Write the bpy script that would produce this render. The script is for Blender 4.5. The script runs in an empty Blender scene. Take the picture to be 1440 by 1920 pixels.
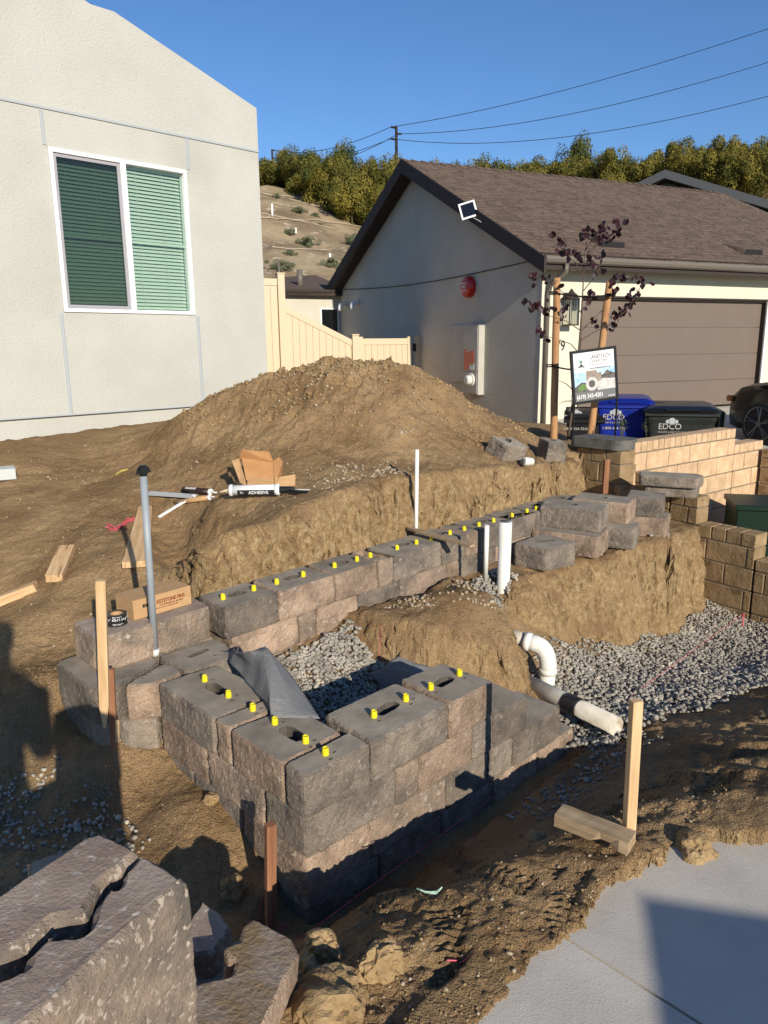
import bpy, math, random
import numpy as np
from mathutils import Vector, Matrix, noise, geometry
random.seed(7); rng = np.random.default_rng(7)
sc = bpy.context.scene
R = math.radians
# ------------------------------------------------------------------ camera
FPX, PITCH, ROLL, CH = 1400.0, R(12.6), R(0.6), 1.65
cam = bpy.data.cameras.new('camera'); co = bpy.data.objects.new('camera', cam); sc.collection.objects.link(co)
cam.sensor_fit = 'HORIZONTAL'; cam.sensor_width = 36; cam.lens = 36 * FPX / 1440
cam.clip_start = 0.05; cam.clip_end = 3000
F_ = Vector((0, math.cos(PITCH), -math.sin(PITCH))); U_ = Vector((0, math.sin(PITCH), math.cos(PITCH))); X_ = Vector((1, 0, 0))
rt = X_ * math.cos(ROLL) - U_ * math.sin(ROLL); up = X_ * math.sin(ROLL) + U_ * math.cos(ROLL)
M = Matrix((rt, up, -F_)).transposed().to_4x4(); M.translation = (0, 0, CH); co.matrix_world = M
sc.camera = co
sc.render.resolution_x = 768; sc.render.resolution_y = 1024
# ------------------------------------------------------------------ sky and sun
SUN_AZ, SUN_EL = 23.2, 20.5        # light travels towards (-sin az, cos az)
world = bpy.data.worlds.new('World'); sc.world = world; world.use_nodes = True
wn = world.node_tree.nodes; wl = world.node_tree.links
sky = wn.new('ShaderNodeTexSky'); sky.sky_type = 'NISHITA'; sky.sun_disc = False
sky.sun_elevation = R(SUN_EL); sky.sun_rotation = R(180 - SUN_AZ)
sky.air_density = 1.0; sky.dust_density = 0.0; sky.ozone_density = 5.0; sky.altitude = 100
bg = wn['Background']; bg.inputs[1].default_value = 0.115
# thin wisps of cirrus high in the sky
tc = wn.new('ShaderNodeTexCoord'); mp = wn.new('ShaderNodeMapping'); mp.inputs['Scale'].default_value = (2.2, 2.2, 7)
nz = wn.new('ShaderNodeTexNoise'); nz.inputs['Scale'].default_value = 2.3; nz.inputs['Detail'].default_value = 6; nz.inputs['Roughness'].default_value = .62
rp = wn.new('ShaderNodeValToRGB'); rp.color_ramp.elements[0].position = .62; rp.color_ramp.elements[1].position = .86
rp.color_ramp.elements[1].color = (.22, .22, .22, 1)
mx = wn.new('ShaderNodeMix'); mx.data_type = 'RGBA'; mx.inputs[7].default_value = (5.2, 5.6, 6.3, 1)
wl.new(tc.outputs['Generated'], mp.inputs[0]); wl.new(mp.outputs[0], nz.inputs[0]); wl.new(nz.outputs[0], rp.inputs[0])
wl.new(rp.outputs[0], mx.inputs[0]); hsv = wn.new('ShaderNodeHueSaturation'); hsv.inputs['Saturation'].default_value = 1.08; hsv.inputs['Hue'].default_value = .505; wl.new(sky.outputs[0], hsv.inputs['Color']); wl.new(hsv.outputs[0], mx.inputs[6]); wl.new(mx.outputs[2], bg.inputs[0])
sun = bpy.data.lights.new('sun', 'SUN'); so = bpy.data.objects.new('sun', sun); sc.collection.objects.link(so)
sun.energy = 4.8; sun.angle = R(0.5); sun.color = (1.0, 0.915, 0.78)
sd = Vector((-math.sin(R(SUN_AZ)) * math.cos(R(SUN_EL)), math.cos(R(SUN_AZ)) * math.cos(R(SUN_EL)), -math.sin(R(SUN_EL))))
so.rotation_euler = sd.to_track_quat('-Z', 'Y').to_euler(); so.location = (3, -8, 6)
sc.view_settings.view_transform = 'Standard'; sc.view_settings.look = 'None'
sc.view_settings.exposure = 0.2; sc.view_settings.gamma = 1; sc.view_settings.use_curve_mapping = False
sc.render.engine = 'CYCLES'
sc.cycles.max_bounces = 6; sc.cycles.transparent_max_bounces = 12
# ------------------------------------------------------------------ measuring helpers (surveyed from the picture)
def ray(px, py):
    x = px - 720; y = 960 - py; c, s = math.cos(ROLL), math.sin(ROLL)
    x, y = x * c + y * s, -x * s + y * c
    return (x, y * math.sin(PITCH) + FPX * math.cos(PITCH), y * math.cos(PITCH) - FPX * math.sin(PITCH))
def P(px, py, z):
    r = ray(px, py); t = (z - CH) / r[2]; return (r[0] * t, r[1] * t, z)
def D(px, py, Y):
    r = ray(px, py); t = Y / r[1]; return (r[0] * t, Y, CH + r[2] * t)
AW = R(46); UU = (math.sin(AW), math.cos(AW)); VV = (-math.cos(AW), math.sin(AW))
def W(u, v, z=None):
    q = (u * UU[0] + v * VV[0], u * UU[1] + v * VV[1]); return q if z is None else (q[0], q[1], z)
def toUV(x, y): return (x * UU[0] + y * UU[1], x * VV[0] + y * VV[1])
T1, T0, C1, C2, C3, C4 = .385, .22, .055, -.11, -.275, -.44
HB = .165
# ------------------------------------------------------------------ object helpers
def link(o): sc.collection.objects.link(o); return o
def tag(o, label=None, cat=None, group=None, kind=None):
    if label: o['label'] = label
    if cat: o['category'] = cat
    if group: o['group'] = group
    if kind: o['kind'] = kind
    return o
def fr(loc=(0, 0, 0), rz=0.0): return Matrix.Translation(Vector(loc)) @ Matrix.Rotation(rz, 4, 'Z')
def thing(name, label, cat, loc=(0, 0, 0), rz=0, group=None):
    o = link(bpy.data.objects.new(name, None)); o.location = loc; o.rotation_euler = (0, 0, rz)
    o.empty_display_size = .1
    return tag(o, label, cat, group)
def wm(o):
    m = Matrix.Translation(o.location) @ o.rotation_euler.to_matrix().to_4x4() @ Matrix.Diagonal(Vector((*o.scale, 1)))
    return wm(o.parent) @ m if o.parent else m
class MB:
    def __init__(s): s.v = []; s.f = []; s.m = []; s.mi = 0
    def add(s, vs, fs, mi=None):
        n = len(s.v); s.v += [tuple(v) for v in vs]; s.f += [tuple(i + n for i in f) for f in fs]
        s.m += [s.mi if mi is None else mi] * len(fs); return s
    def box(s, x0, x1, y0, y1, z0, z1, ch=0.0, mi=None, mat=None):
        if ch <= 0:
            vs = [(x, y, z) for z in (z0, z1) for y in (y0, y1) for x in (x0, x1)]
            fs = [(0, 2, 3, 1), (4, 5, 7, 6), (0, 1, 5, 4), (2, 6, 7, 3), (0, 4, 6, 2), (1, 3, 7, 5)]
        else:
            vs = []; idx = {}
            for k, z in enumerate((z0, z1)):
                for j, y in enumerate((y0, y1)):
                    for i, x in enumerate((x0, x1)):
                        sx = ch if i == 0 else -ch; sy = ch if j == 0 else -ch; sz = ch if k == 0 else -ch
                        b = len(vs); idx[(i, j, k)] = b
                        vs += [(x, y + sy, z + sz), (x + sx, y, z + sz), (x + sx, y + sy, z)]
            g = lambda i, j, k, a: idx[(i, j, k)] + a
            fs = []
            for k, o in ((0, 1), (1, 0)):
                q = [g(0, 0, k, 2), g(1, 0, k, 2), g(1, 1, k, 2), g(0, 1, k, 2)]; fs.append(q[::-1] if k == 0 else q)
            for j in (0, 1):
                q = [g(0, j, 0, 1), g(1, j, 0, 1), g(1, j, 1, 1), g(0, j, 1, 1)]; fs.append(q if j == 0 else q[::-1])
            for i in (0, 1):
                q = [g(i, 0, 0, 0), g(i, 1, 0, 0), g(i, 1, 1, 0), g(i, 0, 1, 0)]; fs.append(q[::-1] if i == 0 else q)
            for i in (0, 1):
                for j in (0, 1):
                    fs.append([g(i, j, 0, 0), g(i, j, 0, 1), g(i, j, 1, 1), g(i, j, 1, 0)])
            for i in (0, 1):
                for k in (0, 1):
                    fs.append([g(i, 0, k, 0), g(i, 0, k, 2), g(i, 1, k, 2), g(i, 1, k, 0)])
            for j in (0, 1):
                for k in (0, 1):
                    fs.append([g(0, j, k, 1), g(0, j, k, 2), g(1, j, k, 2), g(1, j, k, 1)])
            for i in (0, 1):
                for j in (0, 1):
                    for k in (0, 1): fs.append([g(i, j, k, 0), g(i, j, k, 1), g(i, j, k, 2)])
        if mat is not None: vs = [mat @ Vector(v) for v in vs]
        return s.add(vs, fs, mi)
    def prism(s, poly, y0, y1, mi=None):      # poly in x,z extruded along y
        n = len(poly); vs = [(x, y0, z) for x, z in poly] + [(x, y1, z) for x, z in poly]
        return s.add(vs, [tuple(range(n)), tuple(range(2 * n - 1, n - 1, -1))] + [(i + n, (i + 1) % n + n, (i + 1) % n, i) for i in range(n)], mi)
    def slab(s, poly, z0, z1, mi=None):       # poly in x,y extruded along z
        n = len(poly); vs = [(x, y, z0) for x, y in poly] + [(x, y, z1) for x, y in poly]
        return s.add(vs, [tuple(range(n - 1, -1, -1)), tuple(range(n, 2 * n))] + [(i, (i + 1) % n, (i + 1) % n + n, i + n) for i in range(n)], mi)
    def tube(s, pts, r, n=10, mi=None, cap=True, prof=None):
        pts = [Vector(p) for p in pts]; rs = r if isinstance(r, (list, tuple)) else [r] * len(pts); vs = []; fs = []
        t0 = (pts[1] - pts[0]).normalized(); a = t0.orthogonal().normalized()
        for i, p in enumerate(pts):
            t = ((pts[min(i + 1, len(pts) - 1)] - pts[max(i - 1, 0)])).normalized()
            a = (a - t * a.dot(t)).normalized(); b = t.cross(a)
            for k in range(n):
                w = 2 * math.pi * k / n; vs.append(p + (a * math.cos(w) + b * math.sin(w)) * rs[i])
        for i in range(len(pts) - 1):
            for k in range(n): fs.append((i * n + k, i * n + (k + 1) % n, (i + 1) * n + (k + 1) % n, (i + 1) * n + k))
        if cap: fs.append(tuple(range(n - 1, -1, -1))); m = (len(pts) - 1) * n; fs.append(tuple(range(m, m + n)))
        return s.add(vs, fs, mi)
    def build(s, name, mats, parent=None, frame=None, smooth=False):
        me = bpy.data.meshes.new(name); o = bpy.data.objects.new(name, me)
        T = (frame or Matrix.Identity(4))
        vs = np.array(s.v, dtype=float); T4 = np.array(T)
        vs = vs @ T4[:3, :3].T + T4[:3, 3]
        if parent is not None:
            o.parent = parent; I4 = np.array(wm(parent).inverted()); vs = vs @ I4[:3, :3].T + I4[:3, 3]
        else:
            c = np.array([(vs[:, 0].min() + vs[:, 0].max()) / 2, (vs[:, 1].min() + vs[:, 1].max()) / 2, vs[:, 2].min()])
            vs = vs - c; o.location = c
        me.from_pydata([tuple(v) for v in vs], [], s.f)
        if not isinstance(mats, (list, tuple)): mats = [mats]
        for m in mats: me.materials.append(m)
        if len(mats) > 1: me.polygons.foreach_set('material_index', s.m)
        if smooth: me.polygons.foreach_set('use_smooth', [True] * len(s.f))
        me.update(); link(o); return o
def copy_part(src, parent, loc, rz=0.0, scale=None):
    c = src.copy(); link(c); c.parent = parent; c.location = loc; c.rotation_euler = (0, 0, rz)
    if scale: c.scale = scale
    return c
def text(body, size, mat, parent, M_, name='lettering', align='LEFT', sx=1.0, bold=0.0, shear=0.0):
    cu = bpy.data.curves.new('t', 'FONT'); cu.body = body; cu.size = size; cu.align_x = align; cu.extrude = .0008; cu.offset = bold; cu.shear = shear
    cu.resolution_u = 3
    t = bpy.data.objects.new('t', cu); link(t); bpy.context.view_layer.update()
    me = bpy.data.meshes.new_from_object(t.evaluated_get(bpy.context.evaluated_depsgraph_get()))
    bpy.data.objects.remove(t); me.materials.clear(); me.materials.append(mat)
    o = bpy.data.objects.new(name, me); link(o); o.parent = parent
    me.transform(wm(parent).inverted() @ M_ @ Matrix.Diagonal(Vector((sx, 1, 1, 1)))); return o
# ------------------------------------------------------------------ materials
def nd(nt, t, **k):
    n = nt.nodes.new(t)
    for a, b in k.items():
        if a.startswith('i'): n.inputs[int(a[1:])].default_value = b
        else: setattr(n, a, b)
    return n
def c4(c): return (*c, 1) if len(c) == 3 else c
def mat(name, c1, c2=None, scale=8, rough=.8, bump=0, bscale=60, c3=None, s3=40, t3=.62, metal=0, detail=5, stretch=None, spec=.3, bump2=0, b2scale=10, lo=.35, hi=.65, objrand=0.0, emit=None, vor=0, vscale=60, soft3=.06, world_co=False):
    m = bpy.data.materials.new(name); m.use_nodes = True; nt = m.node_tree; L = nt.links
    b = nt.nodes['Principled BSDF']; b.inputs['Roughness'].default_value = rough; b.inputs['Metallic'].default_value = metal
    b.inputs['Specular IOR Level'].default_value = spec; b.inputs['Base Color'].default_value = c4(c1)
    if emit: b.inputs['Emission Color'].default_value = c4(emit[0]); b.inputs['Emission Strength'].default_value = emit[1]
    if c2 is None and not bump and c3 is None and not objrand: return m
    co_ = nd(nt, 'ShaderNodeTexCoord'); src = co_.outputs['Object']
    if world_co:
        g = nd(nt, 'ShaderNodeNewGeometry'); src = g.outputs['Position']
    oi = nd(nt, 'ShaderNodeObjectInfo')
    ad = nd(nt, 'ShaderNodeVectorMath', operation='ADD'); ml = nd(nt, 'ShaderNodeVectorMath', operation='SCALE'); ml.inputs[0].default_value = (37, 19, 53)
    L.new(oi.outputs['Random'], ml.inputs['Scale']); L.new(ml.outputs[0], ad.inputs[1])
    if stretch:
        mpn = nd(nt, 'ShaderNodeMapping'); mpn.inputs['Scale'].default_value = stretch; L.new(src, mpn.inputs[0]); src = mpn.outputs[0]
    L.new(src, ad.inputs[0])
    if not world_co: src = ad.outputs[0]
    col = None
    if c2 is not None:
        n = nd(nt, 'ShaderNodeTexNoise'); n.inputs['Scale'].default_value = scale; n.inputs['Detail'].default_value = detail; n.inputs['Roughness'].default_value = .6
        L.new(src, n.inputs[0]); r = nd(nt, 'ShaderNodeValToRGB'); r.color_ramp.elements[0].position = lo; r.color_ramp.elements[1].position = hi
        r.color_ramp.elements[0].color = c4(c1); r.color_ramp.elements[1].color = c4(c2); L.new(n.outputs[0], r.inputs[0]); col = r.outputs[0]
    if c3 is not None:
        n = nd(nt, 'ShaderNodeTexNoise'); n.inputs['Scale'].default_value = s3; n.inputs['Detail'].default_value = 3
        L.new(src, n.inputs[0]); r = nd(nt, 'ShaderNodeValToRGB'); r.color_ramp.elements[0].position = t3; r.color_ramp.elements[1].position = t3 + soft3
        L.new(n.outputs[0], r.inputs[0]); x = nd(nt, 'ShaderNodeMix', data_type='RGBA'); L.new(r.outputs[0], x.inputs[0])
        if col: L.new(col, x.inputs[6])
        else: x.inputs[6].default_value = c4(c1)
        x.inputs[7].default_value = c4(c3); col = x.outputs[2]
    if objrand:
        h = nd(nt, 'ShaderNodeHueSaturation'); mr = nd(nt, 'ShaderNodeMapRange'); mr.inputs[3].default_value = 1 - objrand; mr.inputs[4].default_value = 1 + objrand
        L.new(oi.outputs['Random'], mr.inputs[0]); L.new(mr.outputs[0], h.inputs['Value'])
        if col: L.new(col, h.inputs['Color'])
        else: h.inputs['Color'].default_value = c4(c1)
        col = h.outputs[0]
    if col: L.new(col, b.inputs['Base Color'])
    last = None
    for amt, sc_, kind in ((bump, bscale, 'n'), (bump2, b2scale, 'n'), (vor, vscale, 'v')):
        if not amt: continue
        if kind == 'n':
            n = nd(nt, 'ShaderNodeTexNoise'); n.inputs['Scale'].default_value = sc_; n.inputs['Detail'].default_value = 5; n.inputs['Roughness'].default_value = .65
        else:
            n = nd(nt, 'ShaderNodeTexVoronoi'); n.inputs['Scale'].default_value = sc_
        L.new(src, n.inputs[0]); bp = nd(nt, 'ShaderNodeBump'); bp.inputs['Strength'].default_value = 1; bp.inputs['Distance'].default_value = amt
        L.new(n.outputs[0], bp.inputs['Height'])
        if last: L.new(last, bp.inputs['Normal'])
        last = bp.outputs[0]
    if last: L.new(last, b.inputs['Normal'])
    return m
m_dirt = mat('dirt', (.245, .152, .075), (.42, .282, .146), scale=2.2, rough=.95, bump=.018, bscale=75, bump2=.035, b2scale=15, c3=(.48, .39, .27), s3=85, t3=.67, spec=.1, world_co=True, detail=9, vor=.004, vscale=140)
_nt = m_dirt.node_tree; _b = _nt.nodes['Principled BSDF']; _src = _b.inputs['Base Color'].links[0].from_socket
_g = nd(_nt, 'ShaderNodeNewGeometry'); _s = nd(_nt, 'ShaderNodeSeparateXYZ'); _nt.links.new(_g.outputs['Normal'], _s.inputs[0])
_r = nd(_nt, 'ShaderNodeMapRange'); _r.inputs[1].default_value = .55; _r.inputs[2].default_value = .15; _r.inputs[3].default_value = 0; _r.inputs[4].default_value = .55; _nt.links.new(_s.outputs['Z'], _r.inputs[0])
_n = nd(_nt, 'ShaderNodeTexNoise'); _n.inputs['Scale'].default_value = 26; _n.inputs['Detail'].default_value = 8; _nt.links.new(_g.outputs['Position'], _n.inputs[0])
_c = nd(_nt, 'ShaderNodeValToRGB'); _c.color_ramp.elements[0].position = .38; _c.color_ramp.elements[1].position = .66; _c.color_ramp.elements[0].color = (.34, .225, .10, 1); _c.color_ramp.elements[1].color = (.62, .47, .26, 1); _nt.links.new(_n.outputs[0], _c.inputs[0])
_m = nd(_nt, 'ShaderNodeMix', data_type='RGBA'); _nt.links.new(_r.outputs[0], _m.inputs[0]); _nt.links.new(_src, _m.inputs[6]); _nt.links.new(_c.outputs[0], _m.inputs[7]); _nt.links.new(_m.outputs[2], _b.inputs['Base Color'])
m_clod = mat('clod', (.26, .172, .082), (.40, .28, .145), scale=9, rough=.95, bump=.012, bscale=30, bump2=.02, b2scale=9, spec=.1)
m_gravel = mat('gravel_stone', (.17, .155, .128), (.46, .42, .345), scale=11, rough=.85, bump=.002, bscale=160, c3=(.50, .44, .34), s3=7, t3=.60, world_co=True, lo=.3, hi=.7)
m_pebble = mat('pebble', (.28, .215, .14), (.47, .39, .28), scale=9, rough=.85, world_co=True, lo=.3, hi=.7)
m_side = [
 mat('split_face_charcoal', (.155, .132, .106), (.36, .29, .222), lo=.38, hi=.72, scale=7, rough=.92, bump=.011, bscale=120, bump2=.005, b2scale=48, c3=(.34, .29, .24), s3=34, t3=.60, soft3=.10, objrand=.22, spec=.2, detail=10, vor=.0025, vscale=150),
 mat('split_face_pink', (.23, .165, .12), (.50, .36, .255), scale=6.5, rough=.92, bump=.011, bscale=120, bump2=.005, b2scale=48, c3=(.50, .41, .32), s3=36, t3=.60, soft3=.10, objrand=.18, spec=.2, detail=10, vor=.0025, vscale=150),
 mat('split_face_blend', (.17, .143, .115), (.46, .33, .235), scale=5.5, rough=.92, bump=.011, bscale=120, bump2=.005, b2scale=48, c3=(.46, .39, .31), s3=34, t3=.60, soft3=.10, objrand=.12, spec=.2, detail=12, vor=.0025, vscale=150),
 mat('split_face_near', (.17, .145, .12), (.46, .34, .245), scale=5, rough=.95, bump=.004, bscale=260, bump2=.0035, b2scale=110, c3=(.56, .46, .36), s3=95, t3=.58, soft3=.08, spec=.15, detail=14, lo=.36, hi=.62),
]
m_top = mat('block_top', (.235, .202, .155), (.375, .322, .248), scale=7, rough=.9, bump=.002, bscale=170, bump2=.0015, b2scale=50, c3=(.29, .21, .12), s3=6, t3=.66, soft3=.14, objrand=.10, spec=.2, detail=10)
m_topp = mat('block_top_pink', (.27, .20, .155), (.41, .325, .255), scale=8, rough=.9, bump=.0025, bscale=170, bump2=.0015, b2scale=60, c3=(.52, .46, .39), s3=70, t3=.60, soft3=.12, objrand=.06, spec=.2, detail=10)
m_hole = mat('shaded_block_core', (.075, .066, .052), (.11, .095, .075), scale=20, rough=.95)  # concrete darkened: shade inside slots and pin holes is put into the colour
m_yel = mat('yellow_plastic', (.80, .66, .015), rough=.45, spec=.4)
m_white = mat('white_pvc', (.72, .69, .60), (.80, .78, .72), scale=6, rough=.35, c3=(.50, .41, .28), s3=7, t3=.66, soft3=.12)
m_whited = mat('dusty_pvc', (.46, .41, .32), (.70, .66, .56), scale=7, rough=.55, c3=(.33, .25, .15), s3=9, t3=.56, soft3=.12)
m_pgrey = mat('grey_conduit', (.26, .29, .31), (.31, .34, .36), scale=5, rough=.45)
m_blk = mat('black_plastic', (.012, .012, .013), rough=.4)
m_blktape = mat('black_tape', (.012, .012, .013), (.03, .03, .032), scale=40, rough=.35, bump=.003, bscale=40)
m_wood = mat('pale_lumber', (.50, .32, .155), (.68, .47, .26), scale=5, rough=.8, stretch=(9, 9, .7), bump=.001, bscale=40, c3=(.36, .20, .09), s3=3, t3=.68, soft3=.05)
m_woodg = mat('weathered_lumber', (.24, .17, .10), (.42, .31, .19), scale=5, rough=.85, stretch=(9, 9, .7), bump=.0016, bscale=40)
m_woodr = mat('redwood', (.20, .085, .04), (.34, .16, .085), scale=5, rough=.85, stretch=(9, 9, .7), bump=.0012, bscale=40)
m_woodx = mat('cut_lumber', (.47, .29, .13), (.66, .46, .26), scale=5, rough=.8, stretch=(.8, 9, 9), bump=.001, bscale=40, c3=(.26, .14, .07), s3=3, t3=.62, soft3=.05)
m_woodgx = mat('cut_weathered_lumber', (.27, .19, .11), (.45, .33, .20), scale=5, rough=.85, stretch=(.8, 9, 9), bump=.0016, bscale=40)
m_pole = mat('lodge_pole', (.34, .17, .07), (.48, .27, .125), scale=4, rough=.75, stretch=(6, 6, .8), c3=(.22, .10, .04), s3=5, t3=.68)
m_card = mat('cardboard', (.43, .26, .125), (.50, .31, .155), scale=8, rough=.85, stretch=(1, 1, 6))
m_cardo = mat('cardboard_inside', (.38, .19, .075), (.46, .25, .11), scale=8, rough=.85)
m_red = mat('brown_red_ink', (.20, .035, .015), rough=.8)
m_ink = mat('black_ink', (.02, .02, .02), rough=.7)
m_wht = mat('white_paint', (.78, .78, .76), rough=.5)
m_fab = mat('filter_fabric', (.155, .155, .15), (.22, .22, .215), scale=30, rough=.9, bump=.003, bscale=25, stretch=(1, 6, 1))
m_pink = mat('pink_string', (.75, .11, .17), rough=.7)
m_stucco = mat('cream_stucco', (.47, .463, .413), (.522, .515, .462), scale=1.1, rough=.92, bump=.006, bscale=90, bump2=.006, b2scale=40, spec=.1, detail=8, c3=(.44, .43, .375), s3=.8, t3=.58, soft3=.25)
m_stuccog = mat('grey_stucco', (.52, .49, .40), (.59, .555, .46), scale=1.2, rough=.92, bump=.014, bscale=34, bump2=.016, b2scale=9, spec=.1, detail=6)
m_stuccoc = mat('garage_stucco', (.60, .565, .45), (.64, .605, .49), scale=1.6, rough=.92, bump=.004, bscale=60, spec=.1)
m_reveal = mat('grey_reveal', (.40, .42, .43), rough=.5)
m_vinylw = mat('white_vinyl', (.78, .78, .78), rough=.35)
m_screen = mat('screen_frame', (.34, .33, .35), rough=.5)
m_slat = mat('white_slat', (.58, .60, .52), rough=.5)
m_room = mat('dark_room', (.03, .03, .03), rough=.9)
m_vinyl = mat('tan_vinyl', (.62, .495, .335), rough=.45, spec=.3)
m_trim = mat('dark_brown_trim', (.040, .030, .026), rough=.7)
m_shing = mat('shingle', (.092, .062, .044), (.146, .104, .077), scale=9, rough=.95, bump=.004, bscale=90, objrand=.15, stretch=(.7, .7, 1), lo=.3, hi=.7, detail=3)
m_gut = mat('brown_gutter', (.15, .13, .105), rough=.4)
m_door = mat('taupe_garage_door', (.155, .118, .094), (.165, .127, .102), scale=2, rough=.6)
m_conc = mat('concrete', (.49, .445, .375), (.585, .54, .46), scale=2.5, rough=.85, bump=.0012, bscale=190, c3=(.31, .30, .28), s3=110, t3=.68, bump2=.001, b2scale=30, detail=8, spec=.2)
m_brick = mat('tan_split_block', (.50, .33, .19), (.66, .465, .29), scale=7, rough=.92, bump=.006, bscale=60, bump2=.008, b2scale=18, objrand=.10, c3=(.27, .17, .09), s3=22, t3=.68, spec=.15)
m_brickd = mat('dark_tan_block', (.25, .17, .085), (.37, .26, .145), scale=7, rough=.92, bump=.006, bscale=50, bump2=.010, b2scale=14, objrand=.10, c3=(.19, .135, .07), s3=8, t3=.58, spec=.15)  # darker, browner copy of the tan block with dark blotches
m_mort = mat('mortar', (.17, .14, .10), (.21, .175, .13), scale=20, rough=.95, bump=.003, bscale=60)
m_cap = mat('grey_cap', (.10, .096, .086), (.17, .16, .14), scale=8, rough=.9, bump=.003, bscale=90, objrand=.1)
m_green = mat('green_enamel', (.005, .020, .010), rough=.45)
m_blue = mat('blue_bin', (.006, .018, .22), (.008, .026, .30), scale=3, rough=.38, spec=.5)
m_bind = mat('black_bin', (.018, .021, .019), (.03, .034, .031), scale=4, rough=.5)
m_car = mat('black_car_paint', (.003, .003, .003), rough=.18, spec=.25)
m_carg = mat('car_glass', (.006, .007, .008), rough=.05, spec=.8)
m_rim = mat('dark_alloy', (.10, .10, .105), rough=.35, metal=.8)
m_tyre = mat('tyre_rubber', (.015, .015, .015), rough=.85)
m_amber = mat('lamp_lens', (.30, .09, .03), rough=.2)
m_fire = mat('red_enamel', (.50, .012, .012), rough=.3, spec=.5)
m_metal = mat('meter_paint', (.42, .40, .35), (.46, .44, .39), scale=3, rough=.5)
m_meterw = mat('meter_white', (.66, .64, .58), rough=.4)
m_solar = mat('solar_cell', (.006, .007, .012), rough=.2, spec=.6)
m_leafp = mat('purple_leaf', (.011, .002, .004), (.030, .004, .007), scale=9, rough=.5, objrand=.4, spec=.4)
m_twig = mat('grey_twig', (.10, .075, .055), rough=.85)
m_weed = mat('weed_leaf', (.075, .13, .04), (.12, .18, .06), scale=9, rough=.7)
m_hill = mat('hillside', (.235, .17, .105), (.42, .325, .205), scale=.22, rough=.97, c3=(.46, .38, .27), s3=.9, t3=.60, soft3=.05, detail=12, spec=.05, world_co=True, bump=.2, bscale=1.2, bump2=.06, b2scale=6)
m_ground = mat('far_ground', (.17, .13, .08), (.24, .19, .12), scale=.4, rough=.95, world_co=True)
m_crown = [mat('tree_foliage', (.058, .068, .012), (.205, .165, .028), scale=.55, rough=.7, spec=.2, world_co=True, lo=.38, hi=.62, detail=3),
           mat('dark_tree_foliage', (.035, .05, .014), (.12, .115, .024), scale=.6, rough=.7, spec=.2, world_co=True, lo=.38, hi=.62, detail=3)]
m_bush = mat('sage_foliage', (.10, .12, .06), (.20, .21, .12), scale=2, rough=.8, world_co=True)
m_bark = mat('bark', (.06, .045, .03), rough=.9)
m_upole = mat('dark_pole', (.03, .025, .02), rough=.9)
m_wire = mat('wire', (.035, .035, .04), rough=.7)
m_skin = mat('skin', (.45, .27, .19), rough=.6); m_shirt = mat('shirt', (.10, .12, .16), rough=.9); m_jean = mat('jeans', (.05, .07, .12), rough=.9)
def glass(name, tint, dark=0.0):
    m = bpy.data.materials.new(name); m.use_nodes = True; nt = m.node_tree; nt.nodes.clear()
    o = nd(nt, 'ShaderNodeOutputMaterial'); t = nd(nt, 'ShaderNodeBsdfTransparent'); t.inputs[0].default_value = c4(tint)
    g = nd(nt, 'ShaderNodeBsdfGlossy'); g.inputs['Roughness'].default_value = .02; f = nd(nt, 'ShaderNodeFresnel'); f.inputs[0].default_value = 1.5
    x = nd(nt, 'ShaderNodeMixShader'); nt.links.new(f.outputs[0], x.inputs[0]); nt.links.new(t.outputs[0], x.inputs[1]); nt.links.new(g.outputs[0], x.inputs[2])
    last = x.outputs[0]
    if dark:
        d = nd(nt, 'ShaderNodeBsdfDiffuse'); d.inputs[0].default_value = (.06, .065, .065, 1); y = nd(nt, 'ShaderNodeMixShader'); y.inputs[0].default_value = dark
        nt.links.new(last, y.inputs[1]); nt.links.new(d.outputs[0], y.inputs[2]); last = y.outputs[0]
    nt.links.new(last, o.inputs[0]); return m
m_glass = glass('green_glass', (.86, .935, .91)); m_glassd = glass('screened_glass', (.60, .70, .65), .12); m_lampglass = glass('clear_glass', (.9, .9, .88))
# ------------------------------------------------------------------ numpy noise + terrain
_perm = rng.permutation(256); _perm = np.concatenate([_perm, _perm, _perm])
_g = rng.normal(size=(256, 2)); _g /= np.linalg.norm(_g, axis=1)[:, None]
def pnoise(x, y):
    xi = np.floor(x).astype(int); yi = np.floor(y).astype(int); xf = x - xi; yf = y - yi
    u = xf ** 3 * (xf * (xf * 6 - 15) + 10); v = yf ** 3 * (yf * (yf * 6 - 15) + 10)
    def gr(i, j, dx, dy):
        g = _g[_perm[(_perm[(xi + i) & 255] + ((yi + j) & 255))] & 255]; return g[..., 0] * dx + g[..., 1] * dy
    a = gr(0, 0, xf, yf); b = gr(1, 0, xf - 1, yf); c = gr(0, 1, xf, yf - 1); d = gr(1, 1, xf - 1, yf - 1)
    return (a + u * (b - a) + v * ((c + u * (d - c)) - (a + u * (b - a)))) * 1.5
def fbm(x, y, s, o=4, g=.5):
    r = 0; a = 1
    for k in range(o): r = r + a * pnoise(x * s + 17 * k, y * s - 9 * k); s *= 2.03; a *= g
    return r
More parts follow.
